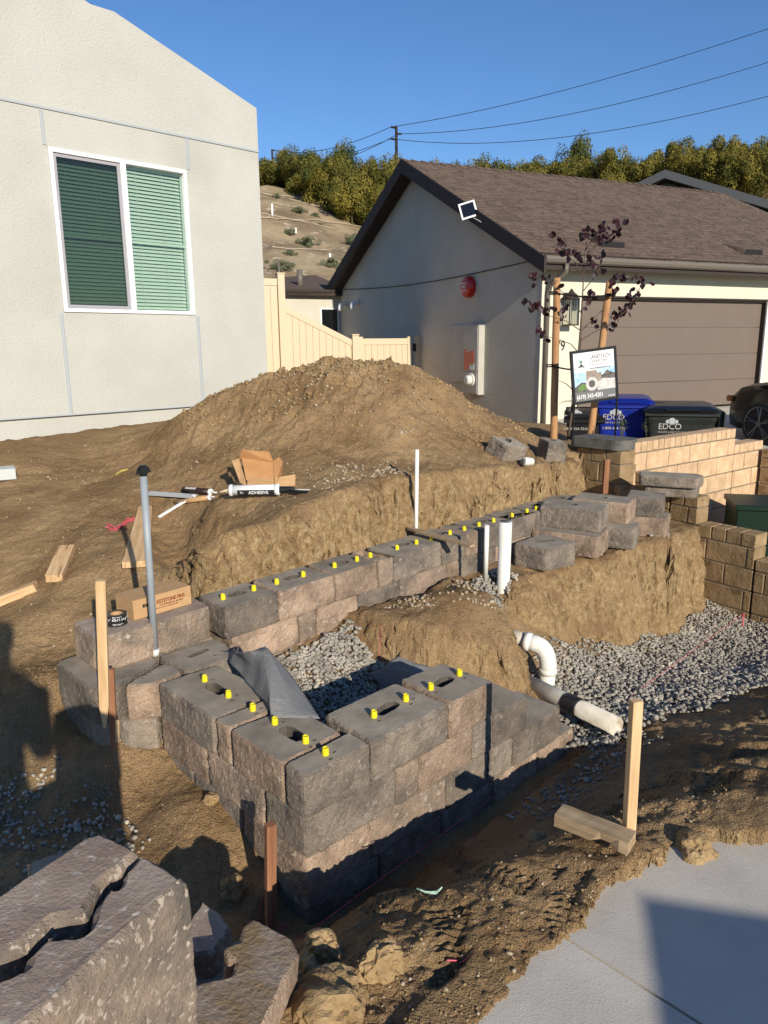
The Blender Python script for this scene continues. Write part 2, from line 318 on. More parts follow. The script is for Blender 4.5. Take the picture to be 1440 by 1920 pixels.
class RBF:
    def __init__(s, pts, c=.12):
        p = np.array(pts, float); s.xy = p[:, :2]; s.c = c; n = len(p)
        d = np.sqrt(((s.xy[:, None] - s.xy[None]) ** 2).sum(-1) + c * c)
        A = np.zeros((n + 3, n + 3)); A[:n, :n] = d - np.eye(n) * .02; A[:n, n] = 1; A[:n, n + 1:] = s.xy; A[n, :n] = 1; A[n + 1:, :n] = s.xy.T
        s.w = np.linalg.solve(A, np.concatenate([p[:, 2], [0, 0, 0]]))
    def __call__(s, x, y):
        r = s.w[-3] + s.w[-2] * x + s.w[-1] * y
        for i, (a, b) in enumerate(s.xy): r = r + s.w[i] * np.sqrt((x - a) ** 2 + (y - b) ** 2 + s.c ** 2)
        return r
def sdpoly(x, y, poly):     # + inside
    d = np.full(x.shape, 1e9); ins = np.zeros(x.shape, bool); n = len(poly)
    for i in range(n):
        x0, y0 = poly[i]; x1, y1 = poly[(i + 1) % n]; ex, ey = x1 - x0, y1 - y0
        t = np.clip(((x - x0) * ex + (y - y0) * ey) / (ex * ex + ey * ey), 0, 1)
        d = np.minimum(d, np.hypot(x - x0 - t * ex, y - y0 - t * ey))
        c = ((y0 > y) != (y1 > y)) & (x < (x1 - x0) * (y - y0) / ((y1 - y0) if abs(y1 - y0) > 1e-9 else 1e-9) + x0); ins ^= c
    return np.where(ins, d, -d)
def sst(a, b, t): t = np.clip((t - a) / (b - a), 0, 1); return t * t * (3 - 2 * t)
common = [P(330, 1095, .19), P(345, 1030, .31), P(322, 985, .42), (-1.62, 4.75, .45), (-1.45, 4.45, .41), (-2.0, 4.0, .20), (-1.75, 4.2, .26), (-2.6, 5.2, .46), (-3.5, 5.5, .52), (-2.3, 4.15, .10), (-2.6, 3.3, .0), (-1.5, 3.7, .12), (-5, 5, .5), (-5, 3, .0), (-8, 4, .3), (-8, 8, .7), (-4.2, 6.6, .74)]
Lp = common + [P(100, 1500, -.2), P(240, 1560, -.24), P(60, 1400, -.08), P(400, 1700, -.32), P(300, 1700, -.27), P(520, 1750, -.33), P(270, 1480, -.20), P(170, 1330, -.06),
  P(120, 1230, .05), P(550, 1790, -.14), P(620, 1750, -.12), P(600, 1860, -.02), P(700, 1800, .0), P(720, 1720, -.03), P(800, 1850, .0), P(850, 1700, .03), P(1000, 1620, .0), P(1100, 1560, .0), P(1180, 1590, .03),
  P(1000, 1760, .02), P(1150, 1680, .02), P(1300, 1600, .03), P(1420, 1590, .04), P(1300, 1480, .03), P(1440, 1480, .05), P(900, 1600, .0), P(700, 1660, -.08),
  W(1.9, 3.4, .14), W(2.5, 3.4, .12), W(3.5, 3.4, .12), W(5.0, 3.42, .1),
  W(2.3, 3.0, .02), W(2.7, 3.0, .02), W(2.0, 2.8, -.05), W(2.4, 2.7, -.08), W(2.6, 2.9, -.0), W(2.3, 2.45, -.22), W(2.0, 2.25, -.38), W(2.6, 2.5, -.25), W(3.0, 2.3, -.3), W(3.3, 2.2, -.36),
  W(3.85, 3.0, .04), W(3.85, 2.85, -.03), W(3.82, 2.68, -.18), W(3.75, 2.45, -.40), W(3.6, 2.2, -.40), W(3.35, 2.0, -.40),
  W(4.4, 2.55, -.52), W(5.1, 2.6, -.66), W(5.9, 2.6, -.78), W(6.6, 2.6, -.83), W(7.2, 2.2, -.84), W(3.9, 2.1, -.46), W(4.6, 2.0, -.58), W(5.8, 1.8, -.76), W(7, 1.2, -.8), W(3.3, 1.8, -.38), W(3.15, 1.62, -.30),
  W(1.45, 1.64, -.30), W(1.9, 1.64, -.30), W(2.4, 1.64, -.31), W(2.85, 1.62, -.31), W(1.7, 1.42, -.17), W(2.05, 1.45, -.20), W(2.34, 1.40, -.20), W(2.85, 1.33, -.20), W(2.6, 1.15, -.11), W(3.2, 1.22, -.18), W(3.7, 1.02, -.20), W(4.5, .80, -.28), W(5.5, .5, -.38), W(3.3, .7, -.02), W(2.7, .8, .05), W(4.2, .3, -.10), W(5, -.2, -.2),
  W(3.4, 1.55, -.29), W(4.2, 1.42, -.40), W(5, 1.3, -.50), W(6, 1.0, -.55), W(1.3, 2.87, -.11), W(1.3, 2.5, -.13), W(1.3, 2.26, -.20), W(1.3, 2.0, -.31), W(1.28, 1.82, -.38), W(1.1, 2.9, -.10), W(.99, 3.02, -.04), W(.97, 3.4, .07), W(1.2, 3.5, .10), W(1.6, 3.5, .14), W(1.5, 2.6, -.16), W(1.5, 3.0, -.1),
  W(6, -.2, -.3), W(9, 0, -.5), W(9, 2, -.8), W(-1, 1.5, -.2), W(.2, 1.3, -.15), W(.7, 1.25, -.08), W(.4, 2.2, -.25), W(-1.5, 3, -.1), (-3, 1, -.1), (-3, -2, -.05), (3, -2, -.05), (9, 3, -.5), (12, 8, -.5), (8, 8, -.6)]
Up = common + [(-.9, 4.0, .655), (-.62, 4.26, .68), (-.39, 4.49, .73), (-.07, 4.8, .77), (.07, 4.94, .79), (.38, 5.23, .75), (.73, 5.57, .71), (1.23, 6.05, .66), (1.57, 6.38, .63),
  (-1.15, 4.9, .63), (-.7, 5.0, .70), (-.2, 5.2, .77), (.45, 5.6, .77), (-1.9, 5.5, .58),
  D(650, 678, 6.6), D(740, 683, 6.6), D(560, 692, 6.6), D(490, 708, 6.6), D(420, 732, 6.6), D(355, 768, 6.65), D(300, 800, 6.8), D(820, 715, 6.7), D(860, 740, 6.85), D(900, 762, 7.0), D(960, 793, 7.1), D(1005, 820, 7.2), (-.3, 6.1, 1.24), (.1, 6.1, 1.16), (-.8, 6.1, 1.14), (-1.3, 6.2, 1.00), (.5, 6.4, 1.10), (.8, 6.6, .96),
  (-.3, 5.55, .84), (.2, 5.55, .80), (-.9, 5.55, .82), (-1.5, 5.75, .75), (-1.85, 6.2, .74), (-2.15, 6.7, .78), (.7, 5.95, .78), (1.05, 6.35, .74), (-.3, 7.3, 1.25), (-.3, 8.0, .95), (.5, 7.6, 1.0), (-1.3, 7.4, .95), (-1.0, 8.2, .88), (.8, 8.7, .62),
  (-3.68, 7.15, .78), (-2.92, 7.9, .82), (-2.1, 8.7, .86), (-1.4, 9.4, .88), (-3.3, 6.5, .70), (-2.6, 6.8, .72), (-2.7, 7.4, .79),
  (1.9, 7.3, .60), (1.5, 6.75, .64), (1.9, 6.95, .62), (2.0, 8.6, .53), (2.3, 8.6, .5), (3.0, 8.8, .46), (3.7, 9.2, .42), (2.2, 9.6, .45), (2.5, 12, .3), (2.6, 13.5, .25), (0, 12, .45), (-1, 16, .5), (.5, 17, -.1), (-2, 20, .8), (-6, 12, .8), (-8, 20, 1),
  (3.6, 10.6, -.35), (4.3, 9.9, -.40), (5, 12, -.15), (6, 10, -.4), (8, 15, .1), (10, 12, -.3), (4, 13.4, .1), (12, 20, .3), (20, 12, -.3), (20, 25, .5), (0, 26, 1), (-12, 26, 1.2)]
L_ = RBF(Lp); U__ = RBF(Up)
polyU = [(-9, 5.2), (1.5, 5.0), (1.82, 4.5), (1.98, 4.0), (2.07, 3.56), (2.2, 3.51), (3.2, 3.50), (3.45, 3.58), (3.62, 3.50), (5.5, 3.50), (5.95, 3.62), (6.45, 3.98), (6.83, 4.28), (6.98, 3.77), (9.9, 3.42), (12, 3.1), (20, 2), (30, 0), (30, 40), (-20, 40), (-20, 5.2)]
polyR = [(3.99, 3.05), (3.95, 2.84), (4.22, 2.82), (4.67, 2.80), (4.98, 2.71), (5.5, 2.77), (5.9, 2.70), (6.4, 2.83), (6.75, 2.82), (7.15, 3.0), (7.05, 4.4), (6, 4.2), (5.4, 3.46), (4.3, 3.46), (4.02, 3.4)]
polyM = [(2.70, 3.12), (2.70, 2.86), (2.86, 2.58), (3.12, 2.36), (3.36, 2.34), (3.48, 2.56), (3.62, 2.90), (3.68, 3.12)]
polyT = [(1.22, 1.98), (1.26, 1.80), (1.42, 1.70), (3.06, 1.72), (3.06, 2.2), (1.7, 2.2), (1.5, 2.05)]
def tread(x, y, cx, cy, rz, L=.29, w=.10):
    c, s = math.cos(rz), math.sin(rz); a = (x - cx) * c + (y - cy) * s; b = -(x - cx) * s + (y - cy) * c
    k = (np.abs(a) < L / 2) & ((b / (w / 2 * (1 - .25 * np.cos(a / L * 6.28)))) ** 2 < 1)
    z = np.sin(a * 2 * math.pi / .026 + np.abs(b) * 60)
    return np.where(k, -.010 + .007 * np.clip(z * 2, -1, 1), 0)
prints = [(P(868, 1502, 0), 2.0), (P(915, 1640, 0), 2.5), (P(1060, 1680, .03), 1.2), (P(845, 1780, 0), 1.5), (P(760, 1660, -.03), .4), (P(1240, 1400, .05), .3), (P(1370, 1350, .08), .5), (P(1350, 1420, .1), 1.0), (P(1180, 1460, .05), .8)]
def height(x, y, fine=True):
    u = x * UU[0] + y * UU[1]; v = x * VV[0] + y * VV[1]
    w1 = fbm(u, v, 3.1, 4, .55); w2 = fbm(u + 9, v + 4, 14, 3, .55)
    l = L_(x, y); up_ = U__(x, y)
    sm = sdpoly(u, v, polyM) + .05 * w1 + .015 * w2
    mz = .125 + .12 * np.exp(-((u - 3.2) / .32) ** 2 - ((v - 2.72) / .20) ** 2) - .13 * np.clip((2.85 - v) / .5, 0, 1) + .02 * w1
    l = l + (np.maximum(mz, l) - l) * sst(-.09, .08, sm)
    sr = sdpoly(u, v, polyR) + .03 * w1 + .014 * w2
    rz = .10 - .055 * np.clip((u - 4.3) / 1.6, 0, 1) - .11 * np.clip((u - 5.9) / 1.0, 0, 1)
    l = l + (rz - l) * sst(-.12, .025, sr)
    st = sdpoly(u, v, polyT) + .02 * w1 + .008 * w2
    l = l + (np.minimum(-.40, l) - l) * sst(-.02, .05, st)
    su = sdpoly(u, v, polyU) + .035 * w1 + .016 * w2
    k = sst(-.10, .05, su)
    z = l + (up_ - l) * k
    if fine:
        near = sst(9, 4, y)
        pile = np.exp(-((x + .3) / 1.6) ** 2 - ((y - 6.5) / .8) ** 2)
        rough_ = .55 + .5 * sst(-.2, .5, fbm(x + 3, y, .9, 2)) + 1.2 * pile
        sw = 1 - sst(-.05, .25, .98 - v) * (u > -1)
        z = z + (fbm(x, y, 2.1, 3) * (.013 + .007 * near) + fbm(x, y, 8, 4, .6) * .013 * rough_ + np.maximum(fbm(x + 5, y, 24, 3, .6), -.1) * .008 * rough_ + np.maximum(fbm(x, y + 8, 62, 2), 0) * .005 * rough_) * (.15 + .85 * sw)
        z = z + np.abs(fbm(x - 3, y + 2, 3.3, 4, .6)) * .06 * pile - .02 * pile
        foot = np.exp(-((v - .98) / .25) ** 2) * (u > 1.0)
        z = z + foot * np.maximum(fbm(x, y, 19, 3), 0) * .006
        for p, a in prints: z = z + tread(x, y, p[0], p[1], a)
        nat = np.exp(-((u - 4.0) / 1.6) ** 2 - ((v - 1.05) / .35) ** 2)
        z = z + nat * .028 * np.sin((x * .8 + y * .6) * 26 + 3 * w1)
    # the concrete walk lies on dirt kept just beneath it
    e = v - (.965 - .03 * w1 * 0 + .018 * fbm(u, v, 4, 3) + .035 * fbm(u, v, 1.3, 2) - .10 * sst(1.9, 2.5, u) - .25 * sst(2.2, 2.6, u) + .0)
    z = np.where(((u > .6) & (u < 2.75)) | ((v < .5) & (u < 4.25)), np.where(e < 0, np.minimum(z, -.03), np.where(e < .12, np.maximum(z, .004 + e * .12), z)), z)
    return z
def G(px, py, lift=0.0, near=1.2, far=14):
    r = np.array(ray(px, py)); r = r / r[1]; t = np.linspace(near, far, 1300); h = height(r[0] * t, r[1] * t); k = np.argmax(CH + r[2] * t < h); return (r[0] * t[k], t[k], h[k] + lift)
def hgt(x, y): return float(height(np.array([float(x)]), np.array([float(y)]))[0])
def axis(segs):
    r = []
    for a, b, s0, s1 in segs:
        t = a
        while t < b - 1e-6: r.append(t); k = (t - a) / (b - a); t += s0 + (s1 - s0) * k
    r.append(segs[-1][1]); return np.array(r)
xs = axis([(-14, -2.4, .5, .03), (-2.4, 2.6, .0125, .0125), (2.6, 5, .015, .05), (5, 22, .06, .8)])
ys = axis([(-4, 1.2, .3, .03), (1.2, 3.2, .010, .0125), (3.2, 5.6, .0125, .018), (5.6, 9, .018, .035), (9, 27, .04, .9)])
GX, GY = np.meshgrid(xs, ys)
for poly, Rb, a_ in ((polyU, .42, .27), (polyR, .34, .30)):
    gu = GX * UU[0] + GY * UU[1]; gv = GX * VV[0] + GY * VV[1]; s0 = sdpoly(gu, gv, poly); du = (sdpoly(gu + .01, gv, poly) - sdpoly(gu - .01, gv, poly)) / .02; dv = (sdpoly(gu, gv + .01, poly) - sdpoly(gu, gv - .01, poly)) / .02
    q = np.clip(np.abs(s0 + .03) / Rb, 0, 1); s1 = (s0 + .03) * (a_ + (1 - a_) * q ** 1.2); d_ = np.where(q < 1, s1 - (s0 + .03), 0) * (gv > 2.2) * sst(8.2, 7.4, gu) * sst(1.2, 2.0, gu)
    gu = gu + du * d_; gv = gv + dv * d_; GX = gu * UU[0] + gv * VV[0]; GY = gu * UU[1] + gv * VV[1]
GZ = height(GX, GY)
def grid_mesh(name, GX, GY, GZ, m, keep=None):
    ny, nx = GX.shape; me = bpy.data.meshes.new(name); vs = np.stack([GX, GY, GZ], -1).reshape(-1, 3)
    i = np.arange(ny - 1)[:, None] * nx + np.arange(nx - 1)[None]; q = np.stack([i, i + 1, i + nx + 1, i + nx], -1).reshape(-1, 4)
    me.vertices.add(len(vs)); me.vertices.foreach_set('co', vs.ravel().astype(np.float32))
    me.loops.add(q.size); me.loops.foreach_set('vertex_index', q.ravel().astype(np.int32))
    me.polygons.add(len(q)); me.polygons.foreach_set('loop_start', (np.arange(len(q)) * 4).astype(np.int32))
    me.polygons.foreach_set('use_smooth', np.ones(len(q), bool))
    me.materials.append(m); me.update(calc_edges=True); me.validate()
    o = link(bpy.data.objects.new(name, me)); return o
# sideways roughness on the steep banks
gx_ = (height(GX + .02, GY, False) - height(GX - .02, GY, False)) / .04; gy_ = (height(GX, GY + .02, False) - height(GX, GY - .02, False)) / .04; steep = sst(.6, 2.2, np.hypot(gx_, gy_)); nrm = np.hypot(gx_, gy_) + 1e-6
lat = (fbm(GX + GZ * .9, GY * .8 - GZ * .7, 4.5, 5, .62) * .035 + np.abs(fbm(GX + GZ * 1.3, GY - GZ * 1.1, 11, 4, .62)) * .030 + fbm(GX + GZ * 1.9, GY - GZ * 1.7, 34, 3, .6) * .012) * steep
VX, VY = GX - gx_ / nrm * lat, GY - gy_ / nrm * lat
tag(grid_mesh('ground', VX, VY, GZ, m_dirt), kind='structure')
# far ground with the hillside
def hill(x, y):
    crest = np.interp(x, [-60, -30, -11, -6, -.7, 6, 20, 60], [19, 18, 16.6, 15.2, 13.0, 13.6, 15.4, 16])
    t = np.clip((y - 34) / 41, 0, 1); z = 1.0 + (crest - 1.0) * (t ** .95)
    return z + (y > 33) * (fbm(x, y, .10, 3) * .5 + fbm(x, y, .5, 3) * .14) * np.clip((y - 33) / 6, 0, 1) - .5 * (1 - np.clip((y - 28) / 5, 0, 1))
fx = axis([(-900, -40, 120, 3), (-40, 50, .7, .7), (50, 900, 4, 120)]); fy = axis([(-300, 26, 60, 5), (26, 90, .6, .6), (90, 1200, 2, 150)])
FX, FY = np.meshgrid(fx, fy); FZ = hill(FX, FY); inn = (FX > -13.5) & (FX < 21.5) & (FY < 26.4); FZ = np.where(inn | (FY < 26), -1.6, FZ)
tag(grid_mesh('hillside', FX, FY, FZ, m_hill), kind='structure')
# sidewalk: slabs with a tooled joint
for sp_ in ([(-2.0, -.75), (1.612, -.75), (1.612, 1.0), (-2.0, 1.0)], [(1.622, -.75), (4.2, -.75), (4.0, .35), (2.6, .52), (2.3, 1.0), (1.622, 1.0)]):
    b = MB(); b.slab(sp_, -.10, 0)
    tag(b.build('sidewalk', m_conc, frame=fr((0, 0, 0), R(44))), kind='structure')
b = MB(); b.box(-3, 9, -4, -.76, -.30, -.12); tag(b.build('road', mat('asphalt', (.045, .045, .045), (.06, .06, .06), scale=40, rough=.9, bump=.003, bscale=150), frame=fr((0, 0, 0), R(44))), kind='structure')
# ------------------------------------------------------------------ split-face concrete blocks
FW = fr((0, 0, 0), R(44))
def rounded(poly, r, step):
    n = len(poly); out = []
    for i in range(n):
        p = Vector(poly[i]); a = Vector(poly[i - 1]); c = Vector(poly[(i + 1) % n])
        da = (a - p); dc = (c - p); rr = min(r, da.length * .4, dc.length * .4)
        p0 = p + da.normalized() * rr; p1 = p + dc.normalized() * rr
        for k in range(4): t = k / 3; out.append(p0 * (1 - t) ** 2 + p * 2 * t * (1 - t) + p1 * t * t)
    res = []
    for i in range(len(out)):
        a = out[i]; c = out[(i + 1) % len(out)]; k = max(1, int((c - a).length / step + .5))
        for j in range(k): res.append(a + (c - a) * (j / k))
    return res
def block_mesh(poly, z0, z1, slot=None, holes=(), r=.022, step=.013, amp=1.0, seed=0, broken=0, rings=None):
    """footprint polygon (ccw) -> tumbled split-face block with a core slot and pin holes"""
    pts = rounded(poly, r, step); n = len(pts); H = z1 - z0
    nr = [(pts[(i + 1) % n] - pts[i - 1]) for i in range(n)]; nr = [Vector((t.y, -t.x)).normalized() for t in nr]
    k = rings or max(5, int(H / .013)); zs = [0] + [(.008 + (H - .016) * j / k) for j in range(k + 1)] + [H]
    vs = []; fs = []; ms = []; so_ = seed * 7.31
    for j, z in enumerate(zs):
        edge = min(z, H - z)
        for i, p in enumerate(pts):
            q = Vector((p.x * 1.0 + so_, p.y, z + z0))
            d = noise.noise(q * 7) * .0045 + noise.noise(q * 26) * .0034 + noise.noise(q * 62) * .0042
            d = d * amp + .003 * amp
            ins = 0.0
            if j == 0: ins = -.006
            elif j == len(zs) - 1: ins = -.0095 + noise.noise(q * 30) * .004
            elif j in (1, len(zs) - 2): ins = -.0015
            o = p + nr[i] * (d + ins)
            zz = z0 + z + (0 if 0 < j < len(zs) - 1 else noise.noise(q * 20) * .0012)
            vs.append((o.x, o.y, zz))
    for j in range(len(zs) - 1):
        for i in range(n):
            fs.append((j * n + i, j * n + (i + 1) % n, (j + 1) * n + (i + 1) % n, (j + 1) * n + i)); ms.append(0 if j < len(zs) - 2 else 0)
    fs.append(tuple(range(n - 1, -1, -1))); ms.append(0)
    top0 = (len(zs) - 1) * n; loops = [[Vector(vs[top0 + i]) for i in range(n)]]; idx = [top0 + i for i in range(n)]
    hl = []
    if slot:
        cx, cy, ang, L, w = slot; c, s = math.cos(ang), math.sin(ang); sp = []
        base = [(-.5, -.5), (.2, -.55), (.5, -.35), (.5, .25), (.25, .55), (-.15, .45), (-.5, .3)]
        for a, b_ in [(q.x, q.y) for q in rounded(base, .12, .12)]:
            x, y = a * L, b_ * w; jx = noise.noise(Vector((x * 60 + seed, y * 60, 1))) * .004
            sp.append((cx + x * c - y * s + jx, cy + x * s + y * c + jx))
        hl.append((sp, .13))
    for hx, hy, hr in holes:
        if slot and math.hypot(hx - slot[0], hy - slot[1]) < slot[3] * .5 + .016: continue
        hl.append(([(hx + hr * math.cos(a * math.pi / 4) * 1.3, hy + hr * math.sin(a * math.pi / 4) * .8) for a in range(8)], .03))
    for sp, dep in hl:
        m_ = len(sp); t0 = len(vs); zt = z1
        vs += [(x, y, zt) for x, y in sp]; vs += [(x, y, zt - dep) for x, y in sp]
        for i in range(m_): fs.append((t0 + i, t0 + m_ + i, t0 + m_ + (i + 1) % m_, t0 + (i + 1) % m_)); ms.append(2)
        fs.append(tuple(t0 + m_ + i for i in range(m_))); ms.append(2)
        loops.append([Vector((x, y, zt)) for x, y in sp]); idx += [t0 + i for i in range(m_)]
    flat = [q for l in loops for q in l]
    for t in geometry.tessellate_polygon(loops):
        a, b_, c_ = (flat[i] for i in t); cr = (b_ - a).xy.cross((c_ - a).xy) if hasattr((b_ - a).xy, 'cross') else 0
        t = t if cr > 0 else t[::-1]; fs.append(tuple(idx[i] for i in t)); ms.append(1)
    b = MB(); b.v = [tuple(v) for v in vs]; b.f = fs; b.m = ms; return b
BSEED = [0]
def make_block(parent, poly, z0, z1, col, slot=True, pins=(), frame=FW, topm=None, name='block', holes=(), slotang=None, **kw):
    BSEED[0] += 1; cx = sum(p[0] for p in poly) / len(poly); cy = sum(p[1] for p in poly) / len(poly)
    e = [((Vector(poly[(i + 1) % len(poly)]) - Vector(poly[i])).length, i) for i in range(len(poly))]; L, i = max(e)
    d = Vector(poly[(i + 1) % len(poly)]) - Vector(poly[i]); ang = math.atan2(d.y, d.x) if slotang is None else slotang
    sl = (cx, cy, ang, .115, .06) if slot is True else (slot or None)
    hs = list(holes)
    for pu, pv in pins: hs += [(pu + .034, pv - .008, .0075), (pu - .006, pv - .034, .0075)]
    b = block_mesh(poly, z0, z1, sl, hs, seed=BSEED[0], **kw)
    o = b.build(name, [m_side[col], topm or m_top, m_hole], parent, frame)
    for pu, pv in pins:
        c = MB(); n = 12; prof = [(.0128, 0), (.0128, .012), (.0112, .028), (.0078, .028), (.006, .021)]; vs = []; fs = []
        for r_, z in prof: vs += [(pu + r_ * math.cos(2 * math.pi * k / n), pv + r_ * math.sin(2 * math.pi * k / n), z1 + z) for k in range(n)]
        for j in range(len(prof) - 1):
            for k in range(n): fs.append((j * n + k, j * n + (k + 1) % n, (j + 1) * n + (k + 1) % n, (j + 1) * n + k))
        fs.append(tuple((len(prof) - 1) * n + k for k in range(n))); c.add(vs, fs); c.build('pin', m_yel, o, frame)
    return o
def rect(u0, u1, v0, v1, tap=0.0, side=None):
    """ccw rect; side = which face is the wide front ('-u','-v')"""
    if side == '-u': return [(u0, v0), (u1, v0 + tap), (u1, v1 - tap), (u0, v1)]
    if side == '-v': return [(u0, v0), (u1, v0), (u1 - tap, v1), (u0 + tap, v1)]
    return [(u0, v0), (u1, v0), (u1, v1), (u0, v1)]
# front wall corner
wf = thing('retaining_wall', 'low corner wall of grey and pink split-face blocks with yellow pins, nearest the camera', 'retaining wall', W(1.38, 1.82, C3), R(44))
make_block(wf, rect(1.385, 1.69, 1.835, 1.952), C1, T0, 0, slot=False, pins=[(1.526, 1.895)], topm=m_top)
make_block(wf, rect(1.383, 1.672, 1.962, 2.292, .015, '-u'), C1, T0, 1, pins=[(1.527, 2.01), (1.529, 2.205)], slot=(1.53, 2.10, R(85), .13, .062))
make_block(wf, rect(1.385, 1.67, 2.302, 2.405, .008, '-u'), C1, T0, 1, slot=False, pins=[(1.533, 2.36)])
make_block(wf, rect(1.383, 1.675, 2.415, 2.862, .02, '-u'), C1, T0, 0, pins=[(1.528, 2.53), (1.538, 2.735)], slot=(1.53, 2.635, R(85), .125, .06))
rw = 1.835
make_block(wf, rect(1.70, 2.128, rw, 2.13, .015, '-v'), C1, T0, 0, pins=[(1.838, 1.972), (2.026, 1.98)], slot=(1.925, 1.99, R(5), .125, .06))
make_block(wf, rect(2.138, 2.425, rw, 2.13, .012, '-v'), C1, T0, 1, pins=[(2.175, 1.977), (2.366, 1.98)], slot=(2.27, 1.99, R(5), .115, .06))
# course 2
for v0, v1, c in ((1.85, 2.09, 0), (2.10, 2.49, 2), (2.50, 2.88, 1)):
    make_block(wf, rect(1.388, 1.67, v0, v1), C2, C1 - .001, c, slot=False)
for u0, u1, c in ((1.44, 1.825, 0), (1.832, 1.957, 2), (1.964, 2.292, 1), (2.30, 2.434, 0)):
    make_block(wf, rect(u0, u1, rw + .004, 2.12), C2, C1 - .001, c, slot=False)
make_block(wf, rect(2.442, 2.69, rw + .004, 2.12), C2, C1, 0, slot=False, holes=[(2.50, 2.02, .008)])
# course 3
for v0, v1, c in ((1.86, 1.90, 0), (1.91, 2.255, 1), (2.265, 2.62, 0), (2.63, 2.90, 0)):
    if v1 - v0 > .1: make_block(wf, rect(1.392, 1.67, v0, v1), C3, C2 - .001, c, slot=False)
for u0, u1, c in ((1.39, 1.69, 1), (1.697, 2.13, 2), (2.138, 2.41, 0), (2.42, 2.59, 0)):
    make_block(wf, rect(u0, u1, rw + .008, 2.11), C3, C2 - .001, c, slot=False)
make_block(wf, rect(2.60, 2.985, rw + .008, 2.11), C3, C2, 0, slot=False, topm=m_top)
for u0, u1, c in ((1.40, 1.74, 0), (1.75, 2.1, 1), (2.11, 2.45, 0), (2.46, 2.80, 1), (2.81, 3.13, 1)):
    make_block(wf, rect(u0, u1, rw + .012, 2.10), C4, C3 - .001, c, slot=False)
for v0, v1, c in ((1.90, 2.2, 0), (2.21, 2.55, 1)):
    make_block(wf, rect(1.396, 1.67, v0, v1), C4, C3 - .001, c, slot=False)
# back-left return of the front wall
make_block(wf, [(1.25, 2.945), (1.375, 2.872), (1.525, 2.89), (1.515, 3.045)], C1, T0, 1, slot=False, holes=[(1.36, 2.96, .007), (1.385, 2.975, .007), (1.41, 2.99, .007)], r=.05)
make_block(wf, [(1.15, 3.01), (1.235, 2.965), (1.50, 3.062), (1.5, 3.42), (1.15, 3.42)], C1, T0, 0, slot=False, holes=[(1.30, 3.03, .007), (1.34, 3.06, .007)], r=.04)
make_block(wf, [(1.545, 2.885), (1.80, 2.86), (1.845, 3.13), (1.52, 3.13)], C1, T0, 0, slot=(1.68, 3.03, R(8), .12, .035), holes=[(1.72, 2.95, .008), (1.77, 2.97, .008)], r=.03)
make_block(wf, [(1.252, 2.945), (1.385, 2.875), (1.385, 3.2), (1.24, 3.2)], C2, C1 - .001, 0, slot=False, r=.04)
make_block(wf, [(1.155, 3.012), (1.235, 2.97), (1.235, 3.42), (1.155, 3.42)], C2, C1 - .001, 0, slot=False, r=.03)
make_block(wf, rect(1.51, 1.84, 3.15, 3.42), C1, T0 - .001, 0, slot=False)
make_block(wf, rect(1.40, 1.83, 2.9, 3.13), C2, C1 - .001, 0, slot=False)
make_block(wf, [(1.245, 3.145), (1.535, 3.140), (1.54, 3.42), (1.25, 3.43)], T0, T1, 2, slot=False, topm=m_topp, r=.035)
make_block(wf, [(1.540, 3.138), (1.835, 3.155), (1.845, 3.40), (1.545, 3.42)], T0, T1, 2, slot=False, topm=m_topp, r=.035)
# rear wall
wr = thing('retaining_wall', 'long low run of split-face blocks with yellow pins beneath the cut dirt bank', 'retaining wall', W(1.86, 3.07, C1), R(44))
front = lambda u: 3.065 + .05 * (u - 1.86) - .018 * max(0, u - 3.6) ** 1.2 * 0
pp = [1.935, 2.127, 2.279, 2.465, 2.70, 2.88, 2.992, 3.23, 3.412, 3.559, 3.752, 3.908, 4.074, 4.248, 4.479, 4.675, 4.80]
js = [(1.862, 2.195, 0), (2.205, 2.605, 1), (2.615, 2.958, 1), (2.968, 3.10, 2), (3.11, 3.57, 0), (3.58, 3.835, 0), (3.845, 3.985, 1), (3.995, 4.38, 0), (4.39, 4.72, 0), (4.73, 5.15, 0), (5.16, 5.5, 0)]
for u0, u1, c in js:
    f0, f1 = front(u0), front(u1)
    pins = [(u, 3.20 + .045 * (u - 1.94) / 2 * 1.0) for u in pp if u0 < u < u1]
    mid = (u0 + u1) / 2
    make_block(wr, [(u0, f0), (u1, f1), (u1 - .012, f1 + .275), (u0 + .012, f0 + .275)], T0, T1, c, slot=(mid, front(mid) + .15, R(4), .11, .06) if u1 - u0 > .2 else False, pins=pins)
for u0, u1, c in ((1.90, 2.33, 1), (2.34, 2.46, 2), (2.47, 2.79, 1), (2.80, 3.16, 0), (3.17, 3.63, 2), (3.64, 3.79, 1), (3.80, 4.2, 0), (4.21, 4.6, 1), (4.61, 5.0, 0)):
    f0, f1 = front(u0) + .004, front(u1) + .004
    make_block(wr, [(u0, f0), (u1, f1), (u1, f1 + .27), (u0, f0 + .27)], C1, T0 - .001, c, slot=False)
for u0, u1, c in ((1.90, 2.3, 0), (2.31, 2.7, 1), (2.71, 3.1, 0)):
    f0, f1 = front(u0) + .008, front(u1) + .008
    make_block(wr, [(u0, f0), (u1, f1), (u1, f1 + .26), (u0, f0 + .26)], C2, C1 - .001, c, slot=False)
